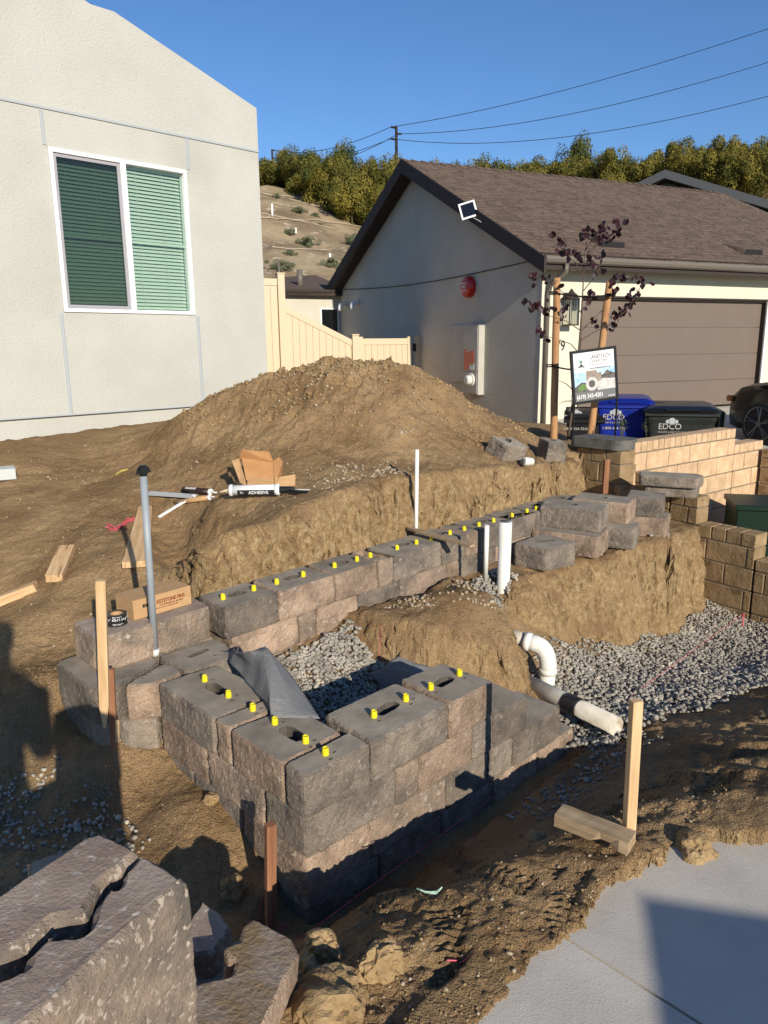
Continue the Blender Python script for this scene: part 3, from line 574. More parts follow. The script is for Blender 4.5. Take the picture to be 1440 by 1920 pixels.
# ------------------------------------------------------------------ loose blocks
def loose(label, pts, z0, z1, col, cat='concrete block', group=None, slot=True, topm=None, frame=None, r=.022, **kw):
    """pts: world xy footprint, ccw"""
    c = (sum(p[0] for p in pts) / len(pts), sum(p[1] for p in pts) / len(pts))
    BSEED[0] += 1
    loc = [(p[0] - c[0], p[1] - c[1]) for p in pts]; e = Vector(loc[1]) - Vector(loc[0])
    sl = (0, 0, math.atan2(e.y, e.x), .115, .06) if slot is True else (slot or None)
    b = block_mesh(loc, 0, z1 - z0, sl, kw.pop('holes', ()), r=r, seed=BSEED[0], **kw)
    o = b.build('concrete_block', [m_side[col], topm or m_top, m_hole], None, fr((c[0], c[1], z0)))
    return tag(o, label, cat, group)
def Wp(l): return [W(*q) for q in l]
G1 = 'spare blocks stacked on the dirt bench'
loose('single charcoal block with a jagged slot, set down in front of the taller stacks', Wp([(4.24, 3.06), (4.26, 2.80), (4.55, 2.745), (4.62, 3.06)]), .10, .265, 0, group=G1, slot=(0, .02, .3, .16, .05))
loose('pinkish brown block under the dark slotted block, behind the single charcoal block', Wp([(4.66, 3.20), (4.79, 2.71), (5.08, 2.79), (4.96, 3.27)]), .10, .264, 1, group=G1, slot=False)
loose('charcoal block with one round core, top of the stack right behind the single block', Wp([(4.77, 3.21), (4.91, 2.77), (5.21, 2.87), (5.05, 3.33)]), .265, .43, 0, group=G1, slot=(.0, .0, 1.1, .07, .05))
loose('dark charcoal block carrying the brown slotted block', Wp([(5.07, 3.10), (5.22, 2.65), (5.49, 2.75), (5.35, 3.2)]), .09, .254, 0, group=G1, slot=False)
loose('brown slotted block on top, second stack from the white pipes', Wp([(5.23, 3.22), (5.33, 2.77), (5.60, 2.85), (5.52, 3.30)]), .255, .42, 1, group=G1, slot=(.0, .0, 1.1, .07, .05))
loose('pinkish notched block, bottom of the last stack before the tan wall', Wp([(5.72, 2.95), (5.86, 2.70), (6.10, 2.78), (6.02, 3.08)]), .06, .224, 1, group=G1, slot=False)
loose('grey block with a smooth face, top of the last stack before the tan wall', Wp([(5.72, 3.0), (5.84, 2.76), (6.09, 2.83), (6.04, 3.13)]), .225, .39, 0, group=G1, slot=False)
# two split blocks lying on the upper ledge
def chunk(label, x, y, z, s, rz, tilt):
    BSEED[0] += 1
    b = block_mesh([(-s[0], -s[1]), (s[0], -s[1]), (s[0], s[1]), (.02, s[1] * .7), (-s[0], s[1])], 0, s[2], (.0, .02, .6, s[0] * .9, s[1] * .5), seed=BSEED[0], amp=1.5, r=.006)
    o = b.build('block_piece', [m_side[0], m_top, m_hole], None); o.location = (x, y, z); o.rotation_euler = (tilt, .12, rz); return tag(o, label, 'broken block')
gp = G(944, 856)
chunk('broken charcoal block lying tilted on the foot of the dirt pile', gp[0], gp[1], gp[2] - .01, (.13, .10, .15), .7, .35)
gp = G(1031, 862)
chunk('small broken grey block beside the lodge pole and tan pillar', gp[0], gp[1], gp[2] - .01, (.085, .10, .18), .2, .1)
# foreground pair of half blocks standing on a tall stack
zb = .98
def fgpoly(l): return [P(x, y, zb)[:2] for x, y in l]
crackB = [(262, 1597), (241, 1613), (220, 1633), (203, 1640), (185, 1654), (176, 1675), (167, 1690), (161, 1709), (130, 1713), (95, 1722), (84, 1733), (75, 1741), (58, 1750), (40, 1765), (0, 1780), (-60, 1800)]
crackF = [(263, 1600), (248, 1618), (232, 1637), (229, 1650), (222, 1664), (210, 1662), (200, 1666), (192, 1680), (185, 1690), (174, 1708), (170, 1725), (167, 1740), (157, 1748), (145, 1752), (125, 1751), (105, 1755), (96, 1750), (70, 1775), (50, 1791), (47, 1814), (36, 1815), (25, 1823), (0, 1832), (-50, 1850)]
a = fgpoly([(352, 1648)] + [(300, 1616)] + crackF + [(-60, 2010), (-30, 1992), (60, 1912), (125, 1853), (215, 1768), (288, 1701)])
cm = fgpoly(crackB[::-1] + [(258, 1588), (190, 1558), (150, 1572), (60, 1632), (-60, 1710)])
def ccw(p): 
    ar = sum(p[i - 1][0] * p[i][1] - p[i][0] * p[i - 1][1] for i in range(len(p))); return p if ar > 0 else p[::-1]
loose('large brown-pink block nearest the lens, right half of the cracked pair', ccw(a), zb - .30, zb, 3, slot=False, topm=m_topp, r=.004, step=.006, amp=.5, rings=46)
loose('brown-pink block behind the crack at the lower left corner of the photo', ccw(cm), zb - .30, zb, 3, slot=False, topm=m_topp, r=.004, step=.006, amp=.5, rings=46)
base = [P(352, 1648, zb), P(190, 1553, zb)]
cxy = Vector(P(150, 1740, zb)[:2]); e1 = Vector(P(352, 1648, zb)[:2]) - Vector(P(190, 1553, zb)[:2]); e1.normalize(); e2 = Vector((e1.y, -e1.x))
fe = Vector(P(60, 1912, zb)[:2]) - Vector(P(352, 1648, zb)[:2]); e2 = fe.normalized()
corner = Vector(P(352, 1648, zb)[:2]) - e2 * -.0
for k in range(5):
    z1 = zb - .30 - .165 * k - .001; j = random.uniform(-.012, .012)
    c0 = corner + e1 * (-.012 + j); q = [c0, c0 - e1 * .26, c0 - e1 * .26 + e2 * .36, c0 + e2 * .36]
    loose('lower left stack, block %s under the cracked pair' % ('one two three four five six'.split()[k]), ccw([tuple(t) for t in q]), z1 - .164, z1, (0, 2, 0, 1, 2, 0)[k], slot=False, topm=m_topp, step=.03, rings=5)
loose('dark block showing its back edge behind the lower left cracked pair', ccw([P(x, y, .52)[:2] for x, y in ((52, 1612), (150, 1586), (200, 1700), (60, 1740))]), .36, .52, 0, slot=False, step=.02)
loose('dark block on the ground supporting the block behind the cracked pair', ccw([P(x, y, .52)[:2] for x, y in ((50, 1614), (150, 1588), (200, 1700), (60, 1740))]), -.35, .359, 0, slot=False, step=.03, rings=8)
# broken half block tipped in the dirt, with soil on its face
BSEED[0] += 1
zt_ = .14
q = [P(x, y, zt_)[:2] for x, y in ((549, 1782), (535, 1752), (466, 1722), (446, 1740), (440, 1768), (412, 1776), (418, 1795), (434, 1800), (425, 1826), (380, 1838), (350, 1850), (345, 1990), (440, 1990))]
q = ccw(q); cc = (sum(t[0] for t in q) / len(q), sum(t[1] for t in q) / len(q))
b = block_mesh([(t[0] - cc[0], t[1] - cc[1]) for t in q], -.16, 0, None, [], r=.006, step=.009, seed=BSEED[0], amp=.8)
o = b.build('block_piece', [m_side[1], mat('dirt_crusted_top', (.22, .155, .085), (.27, .215, .17), scale=9, rough=.95, bump=.01, bscale=60, lo=.4, hi=.6), m_hole], None); o.location = (o.location.x + cc[0], o.location.y + cc[1], zt_ + o.location.z); o.rotation_euler = (R(2), R(5), 0)
tag(o, 'broken pink block crusted with soil, right of the big cracked pair', 'broken block')
q = ccw([P(x, y, .04)[:2] for x, y in ((380, 1690), (345, 1745), (352, 1790), (400, 1786), (432, 1738), (415, 1712))])
loose('small pinkish shard of block wedged behind the soil-crusted piece', q, -.2, .04, 1, slot=False, topm=m_topp, r=.006, amp=1.0, cat='broken block')
q = ccw([P(x, y, -.04)[:2] for x, y in ((530, 1790), (440, 1760), (350, 1850), (355, 1970), (470, 1940))])
loose('buried block holding up the soil-crusted broken piece', q, -.3, -.04, 1, slot=False, step=.02, rings=10)
# ------------------------------------------------------------------ dirt clods, gravel, pebbles
ICO = None
def ico(sub):
    import bmesh
    bm = bmesh.new(); bmesh.ops.create_icosphere(bm, subdivisions=sub, radius=1); v = np.array([tuple(p.co) for p in bm.verts]); f = np.array([[q.index for q in t.verts] for t in bm.faces]); bm.free(); return v, f
IV, IF = ico(1); IV3, IF3 = ico(4)
def rock(label, x, y, s, name='dirt_clod', m=None, cat='dirt clod', z=None, seed=0, group=None):
    vs = []
    for v in IV3:
        q = Vector(v) * 1.0 + Vector((seed * 3.1, seed, 0)); d = 1 + noise.noise(q * 1.1) * .5 + noise.noise(q * 3.2) * .22 + noise.noise(q * 8) * .10 + noise.noise(q * 18) * .05
        d = min(d, 1.15); vs.append((v[0] * d * s[0], v[1] * d * s[1], max(v[2] * d, -.75) * s[2]))
    b = MB(); b.add(vs, [tuple(f) for f in IF3]); zz = (hgt(x, y) if z is None else z) - s[2] * .25
    o = b.build(name, m or m_clod, None, fr((x, y, zz + s[2] * .7), seed)); return tag(o, label, cat, group)
for i, (px, py, z, s, lb) in enumerate([
    (1305, 1562, .06, (.075, .065, .055), 'rounded tan dirt clod right of the pale stake'),
    (715, 1800, .04, (.045, .065, .06), 'upright tan clod left of the pink chalk marks'),
    (602, 1752, .02, (.06, .05, .05), 'dark clod beside the brown stake at the wall trench'),
    (610, 1868, .06, (.13, .10, .075), 'biggest flat-faced clod at the bottom edge of the photo'),
    (505, 1900, .06, (.06, .06, .05), 'clod tucked against the soil-crusted broken block'),
    (1185, 1618, .04, (.035, .03, .03), 'small clod under the end of the short lumber'),
    (1232, 1588, .05, (.03, .035, .035), 'small tan clod between stake and rounded clod'),
    (436, 1668, -.28, (.05, .045, .06), 'upright clod in the shade left of the brown stake'),
    (398, 1548, -.26, (.03, .035, .02), 'flattish clod below the left face of the corner wall'),
    (1150, 1540, .06, (.045, .04, .02), 'flat clod behind the short lumber'),
    (575, 1800, .0, (.05, .04, .04), 'grey-brown clod above the biggest clod'),
    (1010, 1520, .03, (.04, .03, .022), 'low clod on the spoil ridge near the short lumber')]):
    p = P(px, py, z); rock(lb, p[0], p[1], s, z=hgt(p[0], p[1]), seed=i + 1, group=None)
def scatter(name, pts, smin, smax, m, zoff=.0, flat=.75, lift=None):
    """many small stones as one mesh; pts Nx2"""
    n = len(pts); s = rng.uniform(smin, smax, n) * rng.uniform(.75, 1.15, n)
    z = height(pts[:, 0], pts[:, 1]); V = []; 
    a = rng.uniform(0, 6.28, n); tx = rng.normal(0, .5, n)
    jit = rng.uniform(.72, 1.22, (n, 12, 1)) if len(IV) == 12 else rng.uniform(.75, 1.2, (n, len(IV), 1))
    v = IV[None] * jit * s[:, None, None] * np.stack([rng.uniform(.8, 1.25, n), rng.uniform(.6, 1.0, n), rng.uniform(.5, .9, n)], -1)[:, None]
    ct, st = np.cos(tx)[:, None], np.sin(tx)[:, None]; y2 = v[..., 1] * ct - v[..., 2] * st; z2 = v[..., 1] * st + v[..., 2] * ct
    ca, sa = np.cos(a)[:, None], np.sin(a)[:, None]; x3 = v[..., 0] * ca - y2 * sa; y3 = v[..., 0] * sa + y2 * ca
    zl = z + s * .28 + zoff
    if lift is not None: zl = zl + lift
    vv = np.stack([x3 + pts[:, 0:1], y3 + pts[:, 1:2], z2 + zl[:, None]], -1).reshape(-1, 3)
    ff = (IF[None] + (np.arange(n) * len(IV))[:, None, None]).reshape(-1, 3)
    me = bpy.data.meshes.new(name); me.vertices.add(len(vv)); me.vertices.foreach_set('co', vv.ravel().astype(np.float32))
    me.loops.add(ff.size); me.loops.foreach_set('vertex_index', ff.ravel().astype(np.int32)); me.polygons.add(len(ff)); me.polygons.foreach_set('loop_start', (np.arange(len(ff)) * 3).astype(np.int32))
    me.materials.append(m); me.update(calc_edges=True); return link(bpy.data.objects.new(name, me))
bv = bpy.data.meshes
IV, IF = ico(1)
if len(IV) != 12:
    t = (1 + 5 ** .5) / 2; IV = np.array([(-1, t, 0), (1, t, 0), (-1, -t, 0), (1, -t, 0), (0, -1, t), (0, 1, t), (0, -1, -t), (0, 1, -t), (t, 0, -1), (t, 0, 1), (-t, 0, -1), (-t, 0, 1)]) / (1 + t * t) ** .5
    IF = np.array([(0, 11, 5), (0, 5, 1), (0, 1, 7), (0, 7, 10), (0, 10, 11), (1, 5, 9), (5, 11, 4), (11, 10, 2), (10, 7, 6), (7, 1, 8), (3, 9, 4), (3, 4, 2), (3, 2, 6), (3, 6, 8), (3, 8, 9), (4, 9, 5), (2, 4, 11), (6, 2, 10), (8, 6, 7), (9, 8, 1)])
def inpoly(poly, n, edge=.06, layers=True):
    p = np.array(poly); lo, hi = p.min(0), p.max(0); out = []
    while len(out) < n:
        c = rng.uniform(lo, hi, (n * 2, 2)); d = sdpoly(c[:, 0], c[:, 1], poly) + edge * fbm(c[:, 0], c[:, 1], 6, 3) * 1.5; c = c[d > rng.uniform(-edge, edge * .3, len(c))]; out += list(c)
    c = np.array(out[:n]); return np.stack([c[:, 0] * UU[0] + c[:, 1] * VV[0], c[:, 0] * UU[1] + c[:, 1] * VV[1]], -1)
gA = [(3.15, 1.66), (3.5, 1.72), (4.0, 1.62), (4.5, 1.66), (5.0, 1.50), (6.2, 1.35), (7.6, 1.2), (7.6, 2.6), (6.95, 2.78), (6.4, 2.80), (5.4, 2.72), (4.4, 2.66), (4.0, 2.62), (3.7, 2.42), (3.3, 2.2), (3.0, 2.0)]
def layered(poly, n, smin, smax, name, label, m=m_gravel, edge=.06, amp=.02):
    p = inpoly(poly, n, edge); h0 = height(p[:, 0], p[:, 1]); sl = np.hypot(height(p[:, 0] + .05, p[:, 1]) - h0, height(p[:, 0], p[:, 1] + .05) - h0) / .05; p = p[sl < .9]
    tag(scatter(name, p, smin, smax, m, lift=rng.uniform(0, amp, len(p))), label, 'gravel', kind='stuff')
layered(gA, 21000, .008, .018, 'gravel', 'grey crushed drain rock filling the bottom of the right hand trench')
layered([(1.95, 2.62), (2.1, 2.45), (2.45, 2.45), (2.66, 2.66), (2.66, 3.05), (1.9, 3.05)], 3000, .008, .017, 'gravel', 'pale grey gravel between the corner wall and the long rear wall', edge=.04)
layered([(3.66, 3.06), (3.72, 2.85), (3.82, 2.78), (3.97, 2.82), (4.0, 3.08)], 560, .009, .017, 'gravel', 'small patch of gravel around the foot of the tall white pipe', edge=.03)
layered([(2.3, 1.62), (2.9, 1.66), (3.35, 1.75), (3.3, 1.5), (2.7, 1.47), (2.35, 1.5)], 200, .006, .013, 'gravel', 'loose grey gravel spilled along the trench edge by the taped pipe', edge=.12, amp=.004)
layered([(.62, 3.25), (.95, 2.95), (1.12, 2.55), (1.05, 2.45), (.8, 2.75), (.5, 3.1)], 420, .006, .014, 'gravel', 'spilled gravel in the shade at the left of the corner wall', edge=.14, amp=.004)
def band(name, label, polyxy, n, a, b_, m, amp=.0):
    p = np.array(polyxy); lo, hi = p.min(0), p.max(0); out = []
    while len(out) < n:
        c = rng.uniform(lo, hi, (n * 3, 2)); k = (sdpoly(c[:, 0], c[:, 1], polyxy) > 0) & (fbm(c[:, 0], c[:, 1], 1.7, 3) > rng.uniform(-.6, .9, len(c))); out += list(c[k])
    c = np.array(out[:n]); tag(scatter(name, c, a, b_, m, zoff=-.15 * a), label, 'gravel', kind='stuff')
band('pebbles', 'small stones and crumbs scattered over the bare dirt', [(-3, 2.1), (-.6, 1.2), (.2, 1.5), (.95, 2.1), (3.2, 2.4), (3.0, 3.3), (.5, 2.6), (-.3, 2.2), (-1.3, 3.2), (-3, 4.5)], 5200, .002, .006, m_clod)
band('pebbles', 'pale stones mixed in the soil around the walls', [(-3, 2.1), (-.6, 1.2), (.2, 1.5), (.95, 2.1), (3.2, 2.4), (3.0, 3.3), (.5, 2.6), (-.3, 2.2), (-1.3, 3.2), (-3, 4.5)], 170, .003, .007, m_pebble)
band('pebbles', 'pale pebbles across the upper bare yard', [(-5, 5), (-1.8, 3.7), (-.9, 4.1), (.1, 5.1), (1.4, 6.4), (1.9, 7.4), (.6, 7.4), (-.3, 7.4), (-1.6, 7.4), (-3.4, 7.2)], 900, .003, .010, m_pebble)
band('pebbles', 'crumbs and clods on the flank of the dirt pile', [(-2.2, 7.4), (-1.6, 6.2), (0, 5.8), (1.4, 6.5), (1.7, 7.5), (.1, 7.6)], 2600, .005, .018, m_clod)
band('pebbles', 'gravel mixed into the middle of the dirt pile', [(-1.1, 7.1), (-.9, 6.1), (.2, 5.8), (.4, 6.4), (-.2, 6.9)], 260, .007, .017, m_pebble)
band('pebbles', 'gravel on the lip of the cut bank above the long wall', [(-.5, 4.9), (.2, 5.1), (.1, 5.5), (-.3, 5.4)], 130, .007, .015, m_pebble)
c_ = W(3.3, 2.85); band('pebbles', 'stones lying on the middle mound of dirt', [W(2.9, 3.0), W(3.6, 3.0), W(3.4, 2.55), W(3.0, 2.7)], 150, .005, .016, m_pebble)
c_ = W(1.8, 1.1); band('pebbles', 'stones along the edge of the concrete walk', [W(1.0, 1.3), W(1.0, 1.0), W(2.5, .75), W(2.6, 1.05)], 110, .003, .008, m_pebble)
exec_later = []
# ------------------------------------------------------------------ pipes
def tubeobj(name, pts, r, m, parent=None, n=20, smooth=True):
    b = MB(); b.tube(pts, r, n); o = b.build(name, m, parent, smooth=False)
    if smooth: o.data.polygons.foreach_set('use_smooth', [len(p.vertices) == 4 for p in o.data.polygons])
    return o
def hollow(name, p0, p1, r, m, parent=None, t=.005, inner=None):
    b = MB(); p0 = Vector(p0); p1 = Vector(p1); d = (p1 - p0).normalized(); q = p1 - d * .09
    b.tube([p0, p1], r, 24, cap=False); b.tube([p1, q], r - t, 24, cap=True, mi=1)
    n0 = 24; b.f += [(24 + k, 24 + (k + 1) % 24, 48 + (k + 1) % 24, 48 + k) for k in range(24)]; b.m += [0] * 24
    o = b.build(name, [m, inner or m_ink], parent); o.data.polygons.foreach_set('use_smooth', [len(p.vertices) == 4 for p in o.data.polygons]); return o
pb = W(3.90, 2.92); t = thing('pvc_pipe', 'widest upright white pipe, open at the top, by the stacked blocks', 'pipe', (pb[0], pb[1], -.12))
Yp = pb[1]; tp = D(948, 978, Yp - .02); bt = D(942, 1143, Yp); hollow('pipe_shaft', (bt[0], bt[1], bt[2]), tp, .043, m_white, t); 
Mx = Matrix.Translation(Vector((D(957, 1030, Yp)[0] + .0, Yp - .046, .28))) @ Matrix.Rotation(R(-90), 4, 'Y') @ Matrix.Rotation(R(90), 4, 'X') 
s1 = D(913, 985, 4.55); s0 = D(910, 1088, 4.6)
tag(tubeobj('pvc_riser', [s0, s1], .015, m_white), 'thin white riser just left of the widest upright pipe', 'pipe')
s1 = D(782, 843, 5.0); s0 = D(779, 1006, 5.0); s0 = (s0[0], s0[1], .1)
tag(tubeobj('pvc_riser', [s0, s1], .0135, m_white), 'tall thin white riser standing behind the long wall against the bank', 'pipe')
# grey conduit pole with taped top
t = thing('conduit_pole', 'tall grey conduit pole capped with black tape, in the corner block', 'pole', P(291, 1230, T0))
b0 = Vector(P(291, 1228, T0)); tp = Vector(D(268, 880, b0.y))
tubeobj('pole_shaft', [b0, tp], .0165, m_pgrey, t); tubeobj('coupling', [b0, b0 + (tp - b0) * .035], .0205, m_white, t)
b = MB(); d = (tp - b0).normalized(); b.tube([tp - d * .03, tp - d * .01, tp + d * .012, tp + d * .02], [.018, .021, .022, .014], 14)
for k in range(5): a_ = k * 1.3; b.tube([tp + Vector((.018 * math.cos(a_), .018 * math.sin(a_), .01)), tp + Vector((.034 * math.cos(a_), .034 * math.sin(a_), -.012 - .01 * (k % 2)))], .006, 5)
b.build('tape_wrap', m_blktape, t)
# elbow pipe
t = thing('elbow_pipe', 'white pipe with a bent elbow coming out of the dirt mound', 'pipe', (1.0, 4.3, -.5))
Ye = 4.25; a0 = Vector(D(945, 1190, Ye + .12)); a1 = Vector(D(990, 1203, Ye)); cor = Vector(D(1030, 1215, Ye - .05)); e0 = Vector(D(1024, 1300, Ye - .05)); e0.z -= .06
tubeobj('pipe_run', [a0, a1], .046, m_whited, t)
pts = [a1 + (cor - a1) * .0, a1 + (cor - a1) * .35]
for k in range(1, 8): w = k / 8; p0 = a1 + (cor - a1) * .35; p2 = cor + (e0 - cor) * .40; pts.append(p0 * (1 - w) ** 2 + cor * 2 * w * (1 - w) + p2 * w * w)
pts.append(cor + (e0 - cor) * .40); tubeobj('elbow', pts, .052, m_white, t, n=24)
tubeobj('elbow_collar', [a1 - (cor - a1) * .18, a1 + (cor - a1) * .12], .056, m_white, t, n=24); tubeobj('elbow_collar', [cor + (e0 - cor) * .36, cor + (e0 - cor) * .46], .055, m_white, t, n=24)
tubeobj('pipe_stub', [cor + (e0 - cor) * .42, e0], .046, m_white, t, n=24)
# horizontal drain pipe with taped joint
t = thing('drain_pipe', 'dusty white drain pipe lying in the trench with a black taped joint', 'pipe', P(1060, 1325, -.3))
d0 = Vector(P(950, 1262, -.30)); d1 = Vector(P(1156, 1362, -.27)); dd = d1 - d0
tubeobj('pipe_run', [d0, d1], .050, m_whited, t, n=24)
k0, k1 = .58, .71; pts = [d0 + dd * (k0 + (k1 - k0) * i / 8) for i in range(9)]
tubeobj('tape_wrap', pts, [.0525 + .0025 * (i % 2) for i in range(9)], m_blktape, t, n=24)
t = thing('pipe_coupling', 'small white pipe coupling dropped between the two broken blocks', 'pipe coupling', (1.36, 6.7, .65))
c0 = Vector(G(988, 874)); zc = c0.z + .03; c0.z = zc; hollow('coupling_body', c0 + Vector((.04, .02, .0)), c0 + Vector((-.035, -.035, .012)), .032, m_white, t); tubeobj('coupling_ring', [c0 + Vector((.012, -.0, .004)), c0 + Vector((-.01, -.018, .008))], .036, m_white, t)
# ------------------------------------------------------------------ stakes and lumber
def stake(label, p0, p1, w, d, m, rz=.7, point=True, name='wood_stake', tip_up=False):
    p0 = Vector(p0); p1 = Vector(p1); ax = (p1 - p0).normalized(); L = (p1 - p0).length
    x = Vector((math.cos(rz), math.sin(rz), 0)); x = (x - ax * x.dot(ax)).normalized(); y = ax.cross(x)
    M_ = Matrix((x, y, ax)).transposed().to_4x4(); M_.translation = p0
    b = MB(); b.box(-w / 2, w / 2, -d / 2, d / 2, .10 if point else 0, L, .0015)
    if point:
        vs = [(-w / 2, -d / 2, .102), (w / 2, -d / 2, .102), (w / 2, d / 2, .102), (-w / 2, d / 2, .102), (-w * .1, -d / 2, 0), (w * .1, -d / 2, 0), (w * .1, d / 2, 0), (-w * .1, d / 2, 0)]
        b.add(vs, [(0, 1, 5, 4), (1, 2, 6, 5), (2, 3, 7, 6), (3, 0, 4, 7), (4, 5, 6, 7)])
    o = b.build(name, m, None); o.matrix_world = M_ @ Matrix.Translation(o.location); 
    loc, rot, _ = o.matrix_world.decompose(); o.location = loc; o.rotation_euler = rot.to_euler(); return tag(o, label, 'stake')
q0 = Vector(D(197, 1362, 2.80)); q1 = Vector(D(189, 1088, 2.78))
stake('pale pointed stake leaning at the far left end of the corner wall', q0, q1, .038, .030, m_wood, rz=.2)
q0 = Vector(D(214, 1400, 2.86)); q1 = Vector(D(208, 1254, 2.87)); stake('short reddish stake right behind the pale pointed one', q0, q1, .026, .022, m_woodr, rz=.1, point=False)
q0 = Vector(D(221, 1392, 2.82)); q1 = Vector(D(220, 1350, 2.83)); stake('tiny pale wood sliver at the foot of the corner blocks', q0, q1, .016, .012, m_wood, rz=.1, point=False)
q0 = Vector(P(1178, 1596, .0)); q0.z -= .12; q1 = Vector(D(1193, 1313, q0.y)); stake('bright pale stake upright in the right foreground dirt', q0, q1, .036, .028, m_wood, rz=.25)
q0 = Vector(P(506, 1742, -.33)); q1 = Vector(D(507, 1545, q0.y)); q0.z -= .05; stake('brown weathered stake in front of the near wall corner', q0, q1, .034, .03, m_woodr, rz=.5)
q0 = Vector(D(1134, 925, 6.55)); q1 = Vector(D(1138, 861, 6.5)); stake('reddish stake in front of the tan pillar', q0, q1, .048, .03, m_woodr, rz=.2, point=False)
# stake laid flat across the rear wall
q0 = Vector(P(764, 990, T1 + .04)); q1 = Vector(P(886, 1024, T1 + .035)); stake('flat pointed stake laid across the top of the long rear wall', q0, q1, .045, .018, m_woodgx, rz=.9)
def lump(label, c, L, w, h, rz, m, tilt=0.0, pitch=0.0, name='lumber_offcut', cat='lumber', z=None, notch=False):
    b = MB(); n = 8
    vs = []; fs = []
    for i in range(n + 1):
        x = -L / 2 + L * i / n; j = .25 if (notch and i in (5, 6)) else 0
        for y, z_ in ((-w / 2, 0), (w / 2, 0), (w / 2, h), (-w / 2, h)):
            yy = y + (w * .18 if (j and y < 0 and z_ == 0) else 0); vs.append((x, yy + random.uniform(-.001, .001), z_ + (h * j if (j and z_ == 0 and y < 0) else 0) + random.uniform(-.001, .001)))
    for i in range(n):
        for k in range(4): fs.append((i * 4 + k, i * 4 + (k + 1) % 4, (i + 1) * 4 + (k + 1) % 4, (i + 1) * 4 + k)[::-1])
    fs += [(0, 1, 2, 3), (n * 4 + 3, n * 4 + 2, n * 4 + 1, n * 4)]
    b.add(vs, fs); o = b.build(name, m, None); zz = hgt(*c) if z is None else z
    o.location = (c[0], c[1], zz - .006); o.rotation_euler = (tilt, pitch, rz); return tag(o, label, cat)
pA = Vector(P(1048, 1540, .07)); pB = Vector(P(1182, 1596, .06)); mid = (pA + pB) / 2; d = pB - pA
lump('short weathered four-by-two offcut with a chewed edge beside the right stake', mid[:2], d.length * 1.02, .072, .045, math.atan2(d.y, d.x), m_woodgx, pitch=.02, notch=True, z=.075)
p0, p1 = Vector(G(128, 1038)), Vector(G(103, 1095)); mid = (p0 + p1) / 2; d = p1 - p0
lump('bark-edged wood block lying near the box of pins', mid[:2], d.length, .095, .05, math.atan2(d.y, d.x), m_woodx, z=hgt(*mid[:2]), pitch=-math.atan2(d.z, math.hypot(d.x, d.y)), cat='wood block', name='wood_block')
p0, p1 = Vector(G(72, 1100)), Vector(G(-20, 1136)); mid = (p0 + p1) / 2; d = p1 - p0
lump('longer wood block at the left edge of the photo', mid[:2], d.length, .08, .055, math.atan2(d.y, d.x), m_woodx, z=hgt(*mid[:2]), pitch=-math.atan2(d.z, math.hypot(d.x, d.y)), cat='wood block', name='wood_block')
p0, p1 = Vector(G(257, 1074)), Vector(G(281, 968)); p0.z += .045; p1.z += .05
b = MB(); L = (p1 - p0).length; b.slab([(0, -.085), (L, -.025), (L, .065), (0, .075)], 0, .04); o = b.build('wood_wedge', m_woodx, None)
d = p1 - p0; o.location = (p0 + p1) / 2 - Vector((0, 0, .015)); o.rotation_euler = (0, -math.asin(d.z / L), math.atan2(d.y, d.x)); tag(o, 'reddish tapered board lying on the slope beside the grey pole', 'board')
# ------------------------------------------------------------------ box of pins, tape roll
t = thing('pin_box', 'closed cardboard box lettered KEYSTONE PINS on the far left block', 'cardboard box', W(1.62, 3.32, T1), R(44))
FB = fr(W(1.47, 3.235, T1), R(44) + R(3))
b = MB(); b.box(0, .315, 0, .17, .001, .098, .0015); b.build('carton', m_card, t, FB)
b = MB(); b.box(-.002, .0, .004, .166, .092, .1); b.box(.03, .30, .08, .0805, .0985, .099); b.build('lid_flap', m_card, t, FB)
MT = FB @ Matrix.Translation((.122, -.0012, .052)) @ Matrix.Rotation(R(90), 4, 'X')
text('KEYSTONE PINS', .026, m_red, t, MT, sx=.83, bold=.0004); text('5-1/4" SHOULDER PIN - 400 PIECES', .0095, m_red, t, MT @ Matrix.Translation((.015, -.014, 0)), sx=.9); text('Keep Dry and Covered - Net Weight 19kg / 42lbs', .0062, m_red, t, MT @ Matrix.Translation((-.005, -.025, 0)), sx=.95)
b = MB()
for k in range(12): b.box(.048 + k * .0026, .0492 + k * .0026 + random.uniform(0, .0008), -.0012, 0, .052, .068)
b.build('barcode', m_ink, t, FB)
tc_ = W(1.395, 3.255); t = thing('tape_roll', 'black printed tape roll sitting beside the box of pins', 'tape roll', (tc_[0], tc_[1], T1))
def ring(b, r0, r1, z0, z1, n=32, mi=0, c=(0, 0)):
    vs = [(c[0] + r * math.cos(2 * math.pi * k / n), c[1] + r * math.sin(2 * math.pi * k / n), z) for r, z in ((r0, z0), (r1, z0), (r1, z1), (r0, z1)) for k in range(n)]
    fs = [(j * n + k, j * n + (k + 1) % n, ((j + 1) % 4) * n + (k + 1) % n, ((j + 1) % 4) * n + k) for j in range(4) for k in range(n)]; b.add(vs, fs, mi)
FT = fr((tc_[0], tc_[1], T1 + .002))
b = MB(); ring(b, .030, .047, 0, .052); b.build('tape', m_blktape, t, FT, smooth=False)
b = MB(); ring(b, .026, .0298, .001, .051); b.build('tape_core', m_card, t, FT)
for row, (zz, s_) in enumerate(((.028, .0165), (.008, .009), (.043, .008))):
    for body, a0_ in (("Christy's", -1.65), ("Christy's", .2), ("Christy's", -3.4)):
        for i, ch in enumerate(body):
            a_ = a0_ + i * s_ * .62 / .048
            MM = FT @ Matrix.Rotation(a_ + R(90), 4, 'Z') @ Matrix.Translation((0, -.0476, zz)) @ Matrix.Rotation(R(90), 4, 'X')
            exec_later.append((ch, s_, t, MM))
